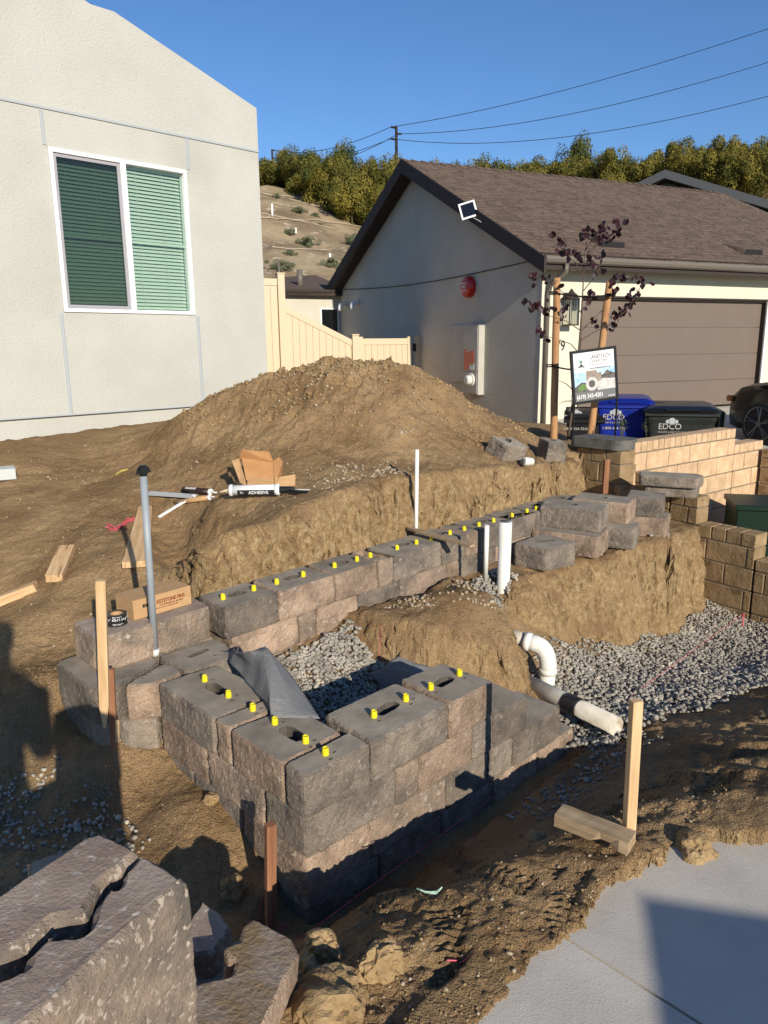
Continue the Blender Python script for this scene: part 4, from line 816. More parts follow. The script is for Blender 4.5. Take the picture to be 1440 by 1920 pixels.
def merge_text(items, m, parent, name='lettering'):
    verts = []; faces = []; I = wm(parent).inverted()
    for ch, s_, _, MM in items:
        cu = bpy.data.curves.new('t', 'FONT'); cu.body = ch; cu.size = s_; cu.extrude = .0003; cu.resolution_u = 2; cu.offset = .0003
        tt = bpy.data.objects.new('t', cu); link(tt); bpy.context.view_layer.update(); me = bpy.data.meshes.new_from_object(tt.evaluated_get(bpy.context.evaluated_depsgraph_get())); bpy.data.objects.remove(tt)
        n = len(verts); verts += [tuple(I @ MM @ v.co) for v in me.vertices]; faces += [tuple(i + n for i in p.vertices) for p in me.polygons]
    me = bpy.data.meshes.new(name); me.from_pydata(verts, [], faces); me.materials.append(m); o = link(bpy.data.objects.new(name, me)); o.parent = parent; return o
merge_text(exec_later, m_wht, t)
# ------------------------------------------------------------------ things on the ledge
# open carton
c0 = G(487, 918); cx, cy = c0[0], c0[1]; cz = hgt(cx, cy)
t = thing('open_carton', 'torn open brown cardboard box tipped on the ledge above the adhesive tube', 'cardboard box', (cx, cy, cz), .3)
def card(vs, m=m_cardo):
    n = (Vector(vs[1]) - Vector(vs[0])).cross(Vector(vs[-1]) - Vector(vs[0])).normalized() * .003; k = len(vs)
    b = MB(); b.add([Vector(v) for v in vs] + [Vector(v) + n for v in vs], [tuple(range(k)), tuple(range(2 * k - 1, k - 1, -1))] + [(i + k, (i + 1) % k + k, (i + 1) % k, i) for i in range(k)]); b.build('panel', m, t, fr((cx, cy, cz), 0))
card([(-.08, -.02, .02), (.10, .03, .0), (.08, .14, .16), (-.13, .10, .20)])
card([(-.08, -.03, .02), (.10, .02, .0), (.10, .0, .07), (-.07, -.05, .085)], m_card)
card([(.10, .02, .0), (.24, .03, .01), (.24, .06, .09), (.10, .05, .07)], m_card)
card([(-.15, .10, .20), (.08, .14, .165), (.06, .12, .24), (-.12, .06, .265)])
card([(-.15, .10, .20), (-.08, -.02, .02), (-.12, -.06, .06), (-.19, .05, .19)], m_card)
card([(.08, .14, .17), (.10, .03, .02), (.15, .05, .10), (.15, .12, .17), (.12, .15, .20)])
# caulk gun with adhesive tube
t0_, t1_ = Vector(G(436, 950)), Vector(G(522, 930)); ax = (t1_ - t0_).normalized(); L = (t1_ - t0_).length
zc = max(hgt(t0_.x, t0_.y), hgt(t1_.x, t1_.y)) + .036; t0_.z = zc; t1_.z = zc + .004; ax = (t1_ - t0_).normalized(); L = (t1_ - t0_).length
t = thing('adhesive_tube', 'white tube lettered ADHESIVE in a black caulking gun on the ledge', 'adhesive tube', (t0_.x, t0_.y, zc - .035))
tubeobj('cartridge', [t0_, t1_], .034, m_wht, t, n=28); tubeobj('end_ring', [t0_ - ax * .012, t0_ + ax * .006], .039, m_wht, t, n=28); tubeobj('end_ring', [t1_ - ax * .02, t1_ + ax * .01], .038, m_wht, t, n=28)
tubeobj('nozzle', [t0_ - ax * .012, t0_ - ax * .03, t0_ - ax * .075 - Vector((.0, .015, .008))], [.013, .010, .006], mat('cream_plastic', (.62, .52, .34), rough=.5), t, n=12)
side = ax.cross(Vector((0, 0, 1))).normalized()
if side.y > 0: side = -side
upv = side.cross(ax); upv = upv if upv.z > 0 else -upv
b = MB(); n = 10
vs = []; fs = []
for i in range(2):
    for k in range(n + 1):
        w = R(-62 + 72 * k / n); p = t0_ + ax * (L * (.14 if i == 0 else .93)) + (side * math.cos(w) + upv * math.sin(w)) * .0348; vs.append(p)
for k in range(n): fs.append((k, k + 1, n + 2 + k, n + 1 + k))
b.add(vs, fs); b.build('label_band', m_ink, t)
w = R(-18); nrm_ = side * math.cos(w) + upv * math.sin(w); tx = nrm_.cross(ax); tx = tx if tx.z > 0 else -tx
MM = Matrix((ax, tx, nrm_)).transposed().to_4x4(); MM.translation = t0_ + ax * (L * .38) + nrm_ * .0352 - tx * .011
text('ADHESIVE', .031, m_wht, t, MM, sx=.95, bold=.0004)
MM2 = MM.copy(); MM2.translation = t0_ + ax * (L * .20) + nrm_ * .0352 - tx * .008; text('Fx', .022, m_wht, t, MM2)
g0 = t1_ + ax * .012
tubeobj('gun_rod', [g0, g0 + ax * .20 + Vector((0, 0, -.005))], .005, m_metal, t, n=8)
b = MB(); b.tube([g0, g0 + ax * .06, g0 + ax * .10], [.022, .02, .012], 10); b.tube([g0 + ax * .04, g0 + ax * .10 + side * .03 - upv * .01, g0 + ax * .19 + side * .055 - upv * .015], [.012, .012, .009], 8)
b.tube([g0 + ax * .05, g0 + ax * .12 + side * .005 - upv * .012, g0 + ax * .20 + side * .015 - upv * .018], [.009, .008, .006], 8); b.build('gun_handle', m_blk, t)
tubeobj('gun_cradle', [t0_ + ax * -.005 - upv * .036, t1_ + ax * .02 - upv * .036], .006, m_blk, t, n=8)
# spent cartridges, shims, strips
def cart(label, pa, pb, m, r=.024, lid=m_wht, word=None):
    a_ = Vector(pa); b_ = Vector(pb); a_.z = hgt(a_.x, a_.y) + r; b_.z = hgt(b_.x, b_.y) + r; ax = (b_ - a_).normalized()
    t = thing('sealant_cartridge', label, 'cartridge', (a_.x, a_.y, a_.z - r)); tubeobj('cartridge', [a_, b_], r, m, t); tubeobj('end_cap', [b_ - ax * .004, b_ + ax * .012], r + .001, lid, t); tubeobj('nozzle', [b_ + ax * .012, b_ + ax * .07], [.008, .004], lid, t, n=10)
    if word:
        sd_ = ax.cross(Vector((0, 0, 1))).normalized(); sd_ = -sd_ if sd_.y > 0 else sd_; nn = (sd_ * .6 + Vector((0, 0, .8))).normalized(); tt = nn.cross(ax); tt = tt if tt.z > 0 else -tt
        MM = Matrix((ax, tt, nn)).transposed().to_4x4(); MM.translation = a_ + ax * .03 + nn * (r + .0006) - tt * .008; text(word, .024, lid, t, MM, sx=.9)
cart('black cartridge lettered ADHESIVE lying behind the grey shims', G(345, 927), G(394, 929), mat('black_label', (.03, .012, .012), rough=.4), word='ADHESIVE')
cart('tan cartridge lying on the dirt under the white strip', G(330, 948), G(392, 938), m_card, r=.018)
def strip(label, pa, pb, w, h, m, name, cat, off=.012):
    a_ = Vector(pa); b_ = Vector(pb); a_.z = hgt(a_.x, a_.y) + off; b_.z = hgt(b_.x, b_.y) + off; d = b_ - a_; L = d.length
    b = MB(); b.box(0, L, -w / 2, w / 2, 0, h); b.box(0, L, -w / 2, -w / 2 + h, h, w * .35); o = b.build(name, m, None); o.location = (a_ + b_) / 2; o.rotation_euler = (.3, -math.asin(d.z / L), math.atan2(d.y, d.x)); return tag(o, label, cat)
strip('wide flat grey strip lying left of the black cartridge', G(278, 930), G(368, 938), .06, .003, m_reveal, 'plastic_strip', 'strip', .02)
strip('narrow white L-shaped strip pointing at the grey pole', G(298, 976), G(366, 934), .034, .002, m_vinylw, 'plastic_strip', 'strip', .02)
# pink twine bundle
b = MB(); random.seed(4)
for k in range(7):
    pts = []
    for i in range(9):
        q = G(200 + 65 * i / 8 + random.uniform(-3, 3), 989 + 6 * math.sin(i * .8) + random.uniform(-5, 5) - 14 * (i / 8) ** 3); pts.append((q[0], q[1], q[2] + random.uniform(.006, .022)))
    b.tube(pts, .0016, 5)
tag(b.build('twine', m_pink, None), 'tangled bundle of pink twine left of the grey pole', 'twine')
# mason line along the front wall, upright line, little marks
b = MB(); l0 = Vector(P(520, 1790, -.28)); l1 = Vector(P(1392, 1152, -.62)); pts = [l0 + (l1 - l0) * (i / 6) - Vector((0, 0, .0)) for i in range(7)]; b.tube(pts, .0012, 5); 
tag(b.build('string_line', m_pink, None), 'long taut pink mason line running past the corner wall into the trench', 'string')
b = MB(); p = P(706, 1300, -.25); b.tube([p, D(714, 1172, p[1] + .02)], .001, 5); tag(b.build('string_line', m_pink, None), 'short upright pink string in the hole behind the corner wall', 'string')
b = MB(); p = P(1393, 1170, -.8); b.tube([(p[0], p[1], -.82), (p[0], p[1], -.70)], .005, 6); tag(b.build('marker_pin', m_pink, None), 'tiny pink marker where the string ends in the gravel', 'marker')
b = MB()
for q in ([(492, 1690), (484, 1720), (490, 1745)], [(516, 1715), (530, 1728), (542, 1718), (520, 1712)]):
    b.tube([(lambda s_: (s_[0], s_[1], hgt(s_[0], s_[1]) + .012 + .01 * (i % 2)))(P(x, y, -.33)) for i, (x, y) in enumerate(q)], .0013, 5)
tag(b.build('string_scrap', m_pink, None), 'loose pink string around the brown weathered stake', 'string')
b = MB()
for x0, x1, y0 in ((838, 856, 1800), (862, 880, 1797)):
    p = P(x0, y0, .01); q_ = P(x1, y0 - 1, .01); b.tube([(p[0], p[1], hgt(p[0], p[1]) + .004), (q_[0], q_[1], hgt(q_[0], q_[1]) + .004)], .0022, 5)
tag(b.build('paint_mark', m_pink, None), 'two short pink marks on the footprint dirt', 'mark')
b = MB(); pts = [P(x, y, .0) for x, y in ((781, 1661), (788, 1667), (797, 1671), (808, 1674), (818, 1674), (829, 1671))]; vs = []; 
for i, p in enumerate(pts): z = hgt(p[0], p[1]) + .007; w_ = (.001, .0015, .002, .004, .005, .001)[i]; vs += [(p[0], p[1] - w_, z), (p[0], p[1] + w_, z + .004)]
b.add(vs, [(i * 2, i * 2 + 2, i * 2 + 3, i * 2 + 1) for i in range(5)]); tag(b.build('wrapper_scrap', mat('pale_green_plastic', (.42, .62, .46), rough=.4), None), 'thin pale green scrap lying on the dirt before the wall', 'litter')
# filter fabric
def cloth(label, ctrl, name='filter_fabric', nseg=14, amp=.012, solid=.002):
    """ctrl: 4 corner rows of 3D points (grid), bilinear-subdivided"""
    G = np.array(ctrl, float); r, c = G.shape[:2]; vs = []; N = nseg
    for i in range(N + 1):
        for j in range(N + 1):
            a = i / N * (r - 1); d = j / N * (c - 1); i0 = min(int(a), r - 2); j0 = min(int(d), c - 2); fa, fd = a - i0, d - j0
            p = G[i0, j0] * (1 - fa) * (1 - fd) + G[i0 + 1, j0] * fa * (1 - fd) + G[i0, j0 + 1] * (1 - fa) * fd + G[i0 + 1, j0 + 1] * fa * fd
            q = Vector(p) * 11; p = p + np.array([noise.noise(q), noise.noise(q + Vector((5, 0, 0))), noise.noise(q + Vector((0, 7, 0)))]) * amp; vs.append(tuple(p))
    b = MB(); b.add(vs, [(i * (N + 1) + j, i * (N + 1) + j + 1, (i + 1) * (N + 1) + j + 1, (i + 1) * (N + 1) + j) for i in range(N) for j in range(N)])
    o = b.build(name, m_fab, None, smooth=True); md = o.modifiers.new('s', 'SOLIDIFY'); md.thickness = solid; return tag(o, label, 'filter fabric')
z = T0 + .004
A0 = P(520, 1392, T0); A1 = P(612, 1346, T0 + .0); B0 = P(510, 1318, T0 + .05); B1 = P(580, 1300, T0 - .02); C0_ = P(512, 1215, T0 + .16); C1_ = P(516, 1212, T0 + .15)
cloth('grey filter fabric draped and peaked over the back of the left wall blocks', [[P(507, 1346, T0 + .004), P(552, 1347, T0 + .006), P(599, 1347, T0 - .01)], [P(505, 1318, T0 + .05), P(542, 1308, T0 + .05), P(580, 1314, T0 + .0)], [P(506, 1275, T0 + .10), P(526, 1262, T0 + .10), P(546, 1266, T0 + .06)], [P(497, 1212, T0 + .16), P(502, 1214, T0 + .16), P(508, 1222, T0 + .14)]], amp=.005)
cloth('darker fold of grey filter fabric hanging into the gravel pit', [[P(432, 1240, T0 + .01), P(470, 1290, T0 + .01), P(508, 1330, T0 + .03)], [P(437, 1215, T0 + .03), P(470, 1250, T0 + .07), P(506, 1285, T0 + .09)], [P(442, 1226, T0 + .10), P(470, 1224, T0 + .14), P(497, 1210, T0 + .17)]], amp=.010)
zf = .0
cloth('square of grey filter fabric lying in the hole behind the right wall blocks', [[P(690, 1262, -.05), P(730, 1300, -.10), P(770, 1290, -.02)], [P(720, 1250, .0), P(765, 1262, .02), P(800, 1270, .02)], [P(745, 1232, .06), P(790, 1245, .05), P(835, 1262, .02)]], amp=.008)
# ------------------------------------------------------------------ tan block planter walls
proto = {}
def tanblock(L, h, d, key, m, ch=.006):
    k = (round(L, 3), round(h, 3), round(d, 3), m.name)
    if k not in proto:
        b = MB(); b.box(-L / 2, L / 2, 0, d, 0, h, ch); me = bpy.data.meshes.new('block'); me.from_pydata(b.v, [], b.f); me.materials.append(m); me.update(); proto[k] = me
    return proto[k]
def tanwall(t, F, x0, x1, zs, thick, capz=None, cap_h=.105, cap_l=.105, m=None, mdirty=None, zdirty=-9, L=.40, shift=0, end=False):
    """courses between levels zs (bottom->top); cap of rowlock bricks on top"""
    m = m or m_brick; j = .012
    Fi = wm(t).inverted() @ F
    mb = MB(); mb.box(x0 + .014, x1 - .014, .007, thick - .007, zs[0], (capz + cap_h - .012) if capz is not None else zs[-1] - .004); mb.build('mortar', m_mort, t, F)
    def put(x, z, l, h, mm, name):
        me = tanblock(l, h, thick, 0, mm); o = bpy.data.objects.new(name, me); link(o); o.parent = t
        jit = Matrix.Translation((x, random.uniform(-.0025, .0025), z)) @ Matrix.Rotation(random.uniform(-.004, .004), 4, 'Z')
        loc, rot, _ = (Fi @ jit).decompose(); o.location = loc; o.rotation_euler = rot.to_euler()
    for i in range(len(zs) - 1):
        h = zs[i + 1] - zs[i] - j; off = (shift + (i % 2) * L / 2) % L; e = [x0]; x = x0 + (off if off > .03 else L)
        while x < x1 - .03: e.append(x); x += L
        e.append(x1)
        for a_, b_ in zip(e, e[1:]): put((a_ + b_) / 2, zs[i] + j / 2, max(b_ - a_ - j, .02), h, mdirty if (mdirty and zs[i] < zdirty) else m, 'block')
    if capz is not None:
        n = max(1, round((x1 - x0) / cap_l)); w = (x1 - x0) / n
        for k in range(n): put(x0 + w * (k + .5), capz + j / 2, w - j, cap_h, m, 'cap_brick')
KX, KY = 2.363, 7.35
t = thing('block_planter_wall', 'long sunlit tan block wall with brick cap, behind the spare blocks', 'block wall', (KX, KY, -.8), R(37))
FK = fr((KX, KY, 0), R(37))
tanwall(t, FK, .22, 2.18, [-.86, -.655, -.452, -.25, -.047, .156, .358, .552], .2, capz=.552, shift=.22)
tanwall(t, FK @ Matrix.Translation((0, .004, 0)), 2.19, 2.86, [-.86, -.655, -.452, -.25, -.047, .156, .358], .2, capz=.358, shift=.05)
t = thing('block_pillar', 'dusty tan block pillar topped by a grey slab at the corner of the dirt bench', 'block pillar', (KX, KY, -.1), R(54))
# pillar: faces along -36 (frame x = dir 144 reversed)
FP = fr((KX, KY, 0), R(126)) @ Matrix.Scale(1, 4)
FPl = fr((KX - .565 * math.sin(R(36)), KY + .565 * math.cos(R(36)), 0), R(126) - math.pi)
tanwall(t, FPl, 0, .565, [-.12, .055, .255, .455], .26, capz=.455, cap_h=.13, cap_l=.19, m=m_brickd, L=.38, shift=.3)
b = MB(); sp = rounded([(-.03, -.06), (.52, -.03), (.60, .10), (.52, .33), (-.05, .30)], .05, .03); b.slab([(q.x, q.y) for q in sp], .0, .10)
o = b.build('cap_slab', [m_cap], None, FPl @ Matrix.Translation((.0, .0, .60))); tag(o, 'long grey capstone resting on top of the tan pillar', 'capstone')
# wall running towards the viewer
NX, NY = 3.327, 6.448
FN = lambda s: fr((NX - s * math.sin(R(36)), NY + s * math.cos(R(36)), 0), R(126) - math.pi)
t = thing('block_planter_wall', 'stepped dirt-stained tan wall dropping from the pillar into the gravel trench', 'block wall', (NX, NY, -.85), R(-54))
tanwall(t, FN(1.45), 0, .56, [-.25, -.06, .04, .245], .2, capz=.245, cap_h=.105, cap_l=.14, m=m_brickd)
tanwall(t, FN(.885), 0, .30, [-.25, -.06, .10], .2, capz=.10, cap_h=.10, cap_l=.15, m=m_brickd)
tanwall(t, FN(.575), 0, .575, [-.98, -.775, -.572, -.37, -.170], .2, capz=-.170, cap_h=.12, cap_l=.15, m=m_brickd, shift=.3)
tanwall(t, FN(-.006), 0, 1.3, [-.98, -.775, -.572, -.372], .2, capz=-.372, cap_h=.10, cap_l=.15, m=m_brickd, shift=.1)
# lit end brick facing right
# far right return pillar
t = thing('block_pillar', 'brown tan-block pillar at the right edge beyond the long wall', 'block pillar', (4.75, 8.8, -.8))
FQ = fr((4.58, 8.98, 0), R(126) - math.pi)
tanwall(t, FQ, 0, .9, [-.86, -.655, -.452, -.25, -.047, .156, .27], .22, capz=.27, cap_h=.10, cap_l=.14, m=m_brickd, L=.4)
# capstones stacked on the stepped wall
FC = FN(1.02)
for i, (lb, dx, dy, rz, l) in enumerate((('lower grey capstone stacked on the stepped tan wall', .05, -.06, .5, .42), ('upper thicker grey capstone, top of the pair on the stepped wall', -.02, -.10, .55, .48))):
    sp = rounded([(-.22, -.13), (.22, -.13), (.26, .05), (.20, .14), (-.24, .12)], .04, .03); BSEED[0] += 1
    bb = block_mesh([(q[0] * l / .42, q[1]) for q in [(-.22, -.13), (.22, -.13), (.26, .05), (.20, .14), (-.24, .12)]], 0, .098, None, (), r=.035, seed=BSEED[0], amp=.7)
    o = bb.build('capstone', [m_side[0], m_top, m_hole], None, fr((2.68 + dx * .4, 6.98 + dy, (.245, .345)[i] - .0), R(-28) + rz * .1)); tag(o, lb, 'capstone')
# ------------------------------------------------------------------ green utility box
t = thing('utility_box', 'dark green utility cabinet at the right edge behind the low wall', 'utility box', (3.6, 7.6, -.75), R(-14))
FG = fr((3.66, 7.55, -.86), R(-14))
b = MB(); b.box(0, .9, 0, .6, 0, .82, .01); b.build('cabinet', m_green, t, FG); b = MB(); b.box(-.02, .92, -.02, .62, .80, .86, .01); b.build('lid', m_green, t, FG)
b = MB(); b.box(-.05, .95, -.05, .65, -.05, .01); b.build('plinth', m_conc, t, FG)
# ------------------------------------------------------------------ cream house on the left
HX, HY = -3.155, 7.665; FH = fr((HX, HY, 0), R(44.6))
house = thing('house', 'cream stucco house with a white two-pane window, left side of the photo', 'house', (HX, HY, .7), R(44.6))
xr = 2.44; T = .25
def wallgrid(b, outline_top, x0, x1, z0, win, y0, y1):
    """front wall with a rectangular opening, as butted pieces of real thickness"""
    wx0, wx1, wz0, wz1 = win
    b.box(x0, wx0, y0, y1, z0, wz1); b.box(wx1, x1, y0, y1, z0, wz1); b.box(wx0, wx1, y0, y1, z0, wz0)
    b.prism([(x0, wz1), (x1, wz1)] + outline_top, y0, y1)
win = (.0, 1.475, 2.0, 3.52)
b = MB(); wallgrid(b, [(xr, 3.845), (-9, 3.845)], -9, xr, 1.0, win, 0, T); b.build('wall', m_stucco, house, FH)
b = MB(); b.prism([(-9, 3.868), (xr, 3.868), (xr, 4.318), (.783, 4.866), (.55, 4.866), (-2.0, 5.71), (-9, 3.9)], -.004, T); b.build('gable', m_stucco, house, FH)
b = MB(); b.box(-9, xr, .035, T, .5, .985); b.build('footing', m_stucco, house, FH)
b = MB(); b.box(-9, xr - .002, -.010, .02, .985, 1.0); b.build('weep_screed', m_reveal, house, FH)
b = MB(); b.box(-9, xr + .001, -.012, .02, 3.845, 3.868); b.build('trim_strip', m_reveal, house, FH)
for x, z0, z1 in ((-.03, 1.0, 1.99), (-.03, 3.53, 3.84), (1.50, 1.0, 1.99), (1.50, 3.53, 3.84)):
    b = MB(); b.box(x - .013, x + .013, -.007, .005, z0, z1); b.box(x + .014, x + .02, -.012, .005, z0, z1); b.build('trim_strip', m_reveal, house, FH)
b = MB(); b.box(xr - .25, xr - .001, T + .002, 9, .5, 4.25); b.build('wall', m_stucco, house, FH)
b = MB(); b.prism([(xr, 4.30), (xr + .0, 4.318), (-2.0, 5.72), (-7, 4.2), (-7, 4.1), (-2, 5.6)], T + .002, 9); b.build('roof', m_trim, house, FH)
wn_ = MB(); f = .042
for a in ((win[0] + .003, win[0] + f, win[2] + .003, win[3] - .003), (win[1] - f, win[1] - .003, win[2] + .003, win[3] - .003), (win[0] + f, win[1] - f, win[2] + .003, win[2] + f), (win[0] + f, win[1] - f, win[3] - f, win[3] - .003), (.715, .775, win[2] + f, win[3] - f)):
    wn_.box(a[0], a[1], -.018, .09, a[2], a[3], .003)
window = wn_.build('window', m_vinylw, house, FH)
b = MB(); s0, s1, z0, z1 = .046, .712, 2.046, 3.474
for a in ((s0, s0 + .028, z0, z1), (s1 - .028, s1, z0, z1), (s0 + .028, s1 - .028, z0, z0 + .03), (s0 + .028, s1 - .028, z1 - .03, z1)): b.box(a[0], a[1], .0, .02, a[2], a[3])
b.build('screen_frame', m_screen, window, FH)
b = MB(); b.box(s0 + .028, s1 - .028, .010, .012, z0 + .03, z1 - .03); b.build('screen_pane', m_glassd, window, FH)
b = MB(); b.box(.778, win[1] - f - .001, .030, .034, 2.044, 3.476); b.build('pane', m_glass, window, FH)
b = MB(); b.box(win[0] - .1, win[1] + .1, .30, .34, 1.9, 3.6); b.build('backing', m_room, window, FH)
sl0 = None
for (x0, x1, y_) in ((.05, .712, .075), (.79, 1.425, .075)):
    n = 38
    for k in range(n):
        z = 2.055 + k * (1.40 / n)
        if sl0 is None or abs((x1 - x0) - sl0[1]) > 1e-6:
            b = MB(); w = x1 - x0; c, s_ = math.cos(R(52)), math.sin(R(52)); b.add([(0, 0, 0), (w, 0, 0), (w, .039 * c, .039 * s_), (0, .039 * c, .039 * s_), (0, .003, -.002), (w, .003, -.002), (w, .039 * c + .003, .039 * s_ - .002), (0, .039 * c + .003, .039 * s_ - .002)], [(0, 1, 2, 3), (7, 6, 5, 4), (4, 5, 1, 0), (3, 2, 6, 7), (0, 3, 7, 4), (1, 5, 6, 2)])
            sl = b.build('slat', m_slat, window, FH @ Matrix.Translation((x0, y_ , z))); sl0 = (sl, w, x0, y_, z)
        else:
            q = sl0[0].copy(); link(q); dv = (wm(window).inverted() @ FH).to_3x3() @ Vector((x0 - sl0[2], y_ - sl0[3], z - sl0[4])); q.parent = window; q.location = sl0[0].location + dv
    b = MB(); b.box(x0, x1, y_ - .006, y_ + .035, 3.455, 3.50); b.build('headrail', m_slat, window, FH)
    for xx in (x0 + .12, x0 + .42):
        b = MB(); b.box(xx, xx + .004, y_ - .008, y_ - .005, 2.05, 3.46); b.build('ladder_cord', m_slat, window, FH)
b = MB(); b.box(.778, 1.43, .045, .055, 2.72, 2.745); b.box(.05, .70, .045, .055, 2.72, 2.745); b.build('sash_rail', m_slat, window, FH)
# ------------------------------------------------------------------ grey garage house on the right
GXo, GYo = 2.861, 13.831; FGH = fr((GXo, GYo, 0), R(24.8))
gar = thing('garage_house', 'grey stucco garage house with brown shingle roof and taupe roll-up door', 'house', (GXo, GYo, 0), R(24.8))
DP = 9.75; EZ = 3.20; RZ = 5.58
dx0, dx1 = .885, 5.765
b = MB(); b.box(0.0, dx0, .0, .2, -.3, EZ); b.box(dx1, 9.5, 0, .2, -.3, EZ); b.box(dx0, dx1, 0, .2, 2.47, EZ); b.build('front_wall', m_stuccoc, gar, FGH)
b = MB(); b.v = []; pts = [(.0, -.3), (DP, -.3), (DP, EZ), (DP / 2, RZ - .12), (.0, EZ)]
vs = [(-.012, y + (.0 if y else .0), z) for y, z in pts] + [(.2, y, z) for y, z in pts]; vs = [(x, (y if y > 0 else .202) if x > 0 else y + (.0), z) for x, y, z in vs]
b.add(vs, [(4, 3, 2, 1, 0), (5, 6, 7, 8, 9)] + [(i, (i + 1) % 5, (i + 1) % 5 + 5, i + 5) for i in range(5)]); b.build('gable_wall', m_stuccog, gar, FGH)
b = MB(); b.box(-.016, .03, -.012, -.001, -.3, EZ); b.build('corner_bead', m_stuccoc, gar, FGH)
# door panels
for k in range(4):
    b = MB(); b.box(dx0 + .03, dx1 - .03, .10, .14, .345 + k * .531, .345 + (k + 1) * .531 - .007, .004); b.build('door_panel', m_door, gar, FGH)
b = MB(); b.box(dx0 - .0, dx0 + .03, .001, .12, .3, 2.47); b.box(dx1 - .03, dx1, .001, .12, .3, 2.47); b.box(dx0 + .03, dx1 - .03, .02, .12, 2.44, 2.47); b.build('door_frame', m_trim, gar, FGH)
b = MB(); b.box(dx0, dx1, -.03, -.001, 2.47, 2.50); b.build('drip_cap', m_trim, gar, FGH)
b = MB(); b.box(dx1 + .002, dx1 + .05, -.02, .0, .0, 2.47); b.build('door_trim', m_vinylw, gar, FGH)
# roof planes (one thick slab each) and shingle courses
x0r, x1r = -.36, 9.6; ov = .45; half = DP / 2; slope = (RZ - EZ) / half
ze = EZ - ov * slope + .12
def plane_pt(x, s, side, h=0):       # s 0 at eave .. 1 at ridge
    y = -ov + (half + ov) * s; z = ze + (RZ + .12 - ze) * s + h
    return (x, y if side == 0 else DP - y, z)
for side in (0, 1):
    vs = [plane_pt(x, s, side, h) for h in (-.10, 0) for x, s in ((x0r, 0), (x1r, 0), (x1r, 1), (x0r, 1))]
    b = MB(); b.add(vs, [(0, 1, 2, 3), (7, 6, 5, 4), (0, 4, 5, 1), (2, 6, 7, 3), (0, 3, 7, 4), (1, 5, 6, 2)]); roof = b.build('roof', m_trim, gar, FGH)
    if side == 0:
        b = MB(); rows = 33; sl_ = math.hypot(half + ov, RZ + .12 - ze)
        for r_ in range(rows):
            s0_ = r_ / rows; s1_ = min(1, (r_ + 1.15) / rows); x = x0r - random.uniform(0, .3)
            while x < x1r:
                w = random.choice((.14, .2, .27, .33)); xa, xb = max(x, x0r), min(x + w - .004, x1r); x += w
                if xb - xa < .02: continue
                hh = random.choice((.006, .009, .012)); da = random.uniform(0, .25) / rows
                a0 = plane_pt(xa, s0_ + da, 0, .004 + hh); a1 = plane_pt(xb, s0_ + da, 0, .004 + hh); a2 = plane_pt(xb, s1_, 0, .003); a3 = plane_pt(xa, s1_, 0, .003); a4 = plane_pt(xa, s0_ + da, 0, .0); a5 = plane_pt(xb, s0_ + da, 0, 0)
                b.add([a0, a1, a2, a3, a4, a5], [(0, 1, 2, 3), (4, 5, 1, 0), (4, 0, 3), (5, 2, 1)], random.choice((0, 0, 1, 2)))
        so2 = b.build('shingles', [m_shing, mat('shingle_dark', (.080, .055, .040), (.124, .087, .064), scale=12, rough=.95), mat('shingle_light', (.104, .072, .052), (.162, .116, .086), scale=12, rough=.95)], roof, FGH); so2['kind'] = 'stuff'
xk = x0r; rc = None
while xk < x1r - .25:
    b = MB(); z_ = RZ + .125; b.add([(0, -.13, -.045), (.30, -.13, -.06), (.30, 0, .008), (0, 0, .035), (0, .13, -.045), (.30, .13, -.06), (0, -.13, -.065), (0, 0, .0), (0, .13, -.065)], [(0, 1, 2, 3), (3, 2, 5, 4), (6, 0, 3, 7), (7, 3, 4, 8)])
    if rc is None: rc = b.build('ridge_shingle', m_shing, gar, FGH @ Matrix.Translation((xk, half, z_))); rx = xk
    else: q = rc.copy(); link(q); q.parent = gar; q.location = (xk - rx, 0, 0)
    xk += .24
# rake boards
def rake(side):
    vs = []; 
    for (xx) in (x0r - .03, x0r + .01):
        for s, h in ((-.02, -.24), (1.0, -.27), (1.0, .03), (-.02, .025)): vs.append(plane_pt(xx, s, side, h))
    b = MB(); b.add(vs, [(0, 1, 2, 3), (7, 6, 5, 4), (0, 4, 5, 1), (2, 6, 7, 3), (0, 3, 7, 4), (1, 5, 6, 2)]); b.build('rake_board', m_trim, gar, FGH)
    vs = [plane_pt(xx, s, side, h) for xx in (x0r + .01, -.02) for s, h in ((0, -.22), (.995, -.25), (.995, -.2), (0, -.17))]
    b = MB(); b.add(vs, [(0, 1, 2, 3), (7, 6, 5, 4), (0, 4, 5, 1), (2, 6, 7, 3), (0, 3, 7, 4), (1, 5, 6, 2)]); b.build('soffit', m_trim, gar, FGH)
rake(0); rake(1)
# gutter, downspout
ge = plane_pt(0, 0, 0)
b = MB(); prof = [(-.0, -.005), (-.0, -.12), (-.05, -.125), (-.09, -.10), (-.11, -.055), (-.105, -.005), (-.095, -.005), (-.095, -.05), (-.08, -.09), (-.045, -.112), (-.012, -.105), (-.012, -.005)]
n = len(prof); xg0, xg1 = x0r + .02, x1r; vs = [(x, ge[1] + y, ge[2] + z) for x in (xg0, xg1) for y, z in prof]
b.add(vs, [tuple(range(n)), tuple(range(2 * n - 1, n - 1, -1))] + [(i + n, (i + 1) % n + n, (i + 1) % n, i) for i in range(n)]); b.build('gutter', m_gut, gar, FGH)
b = MB(); b.box(x0r + .01, x1r, ge[1] + .001, ge[1] + .03, ge[2] - .20, ge[2] - .02); b.box(x0r + .02, x1r, ge[1] + .03, -.001, EZ - .06, EZ - .04); b.build('fascia', m_trim, gar, FGH)
tubeobj2 = lambda name, pts, r, m, par, F, n=14: (lambda b: (b.tube(pts, r, n), b.build(name, m, par, F, smooth=True)))(MB())
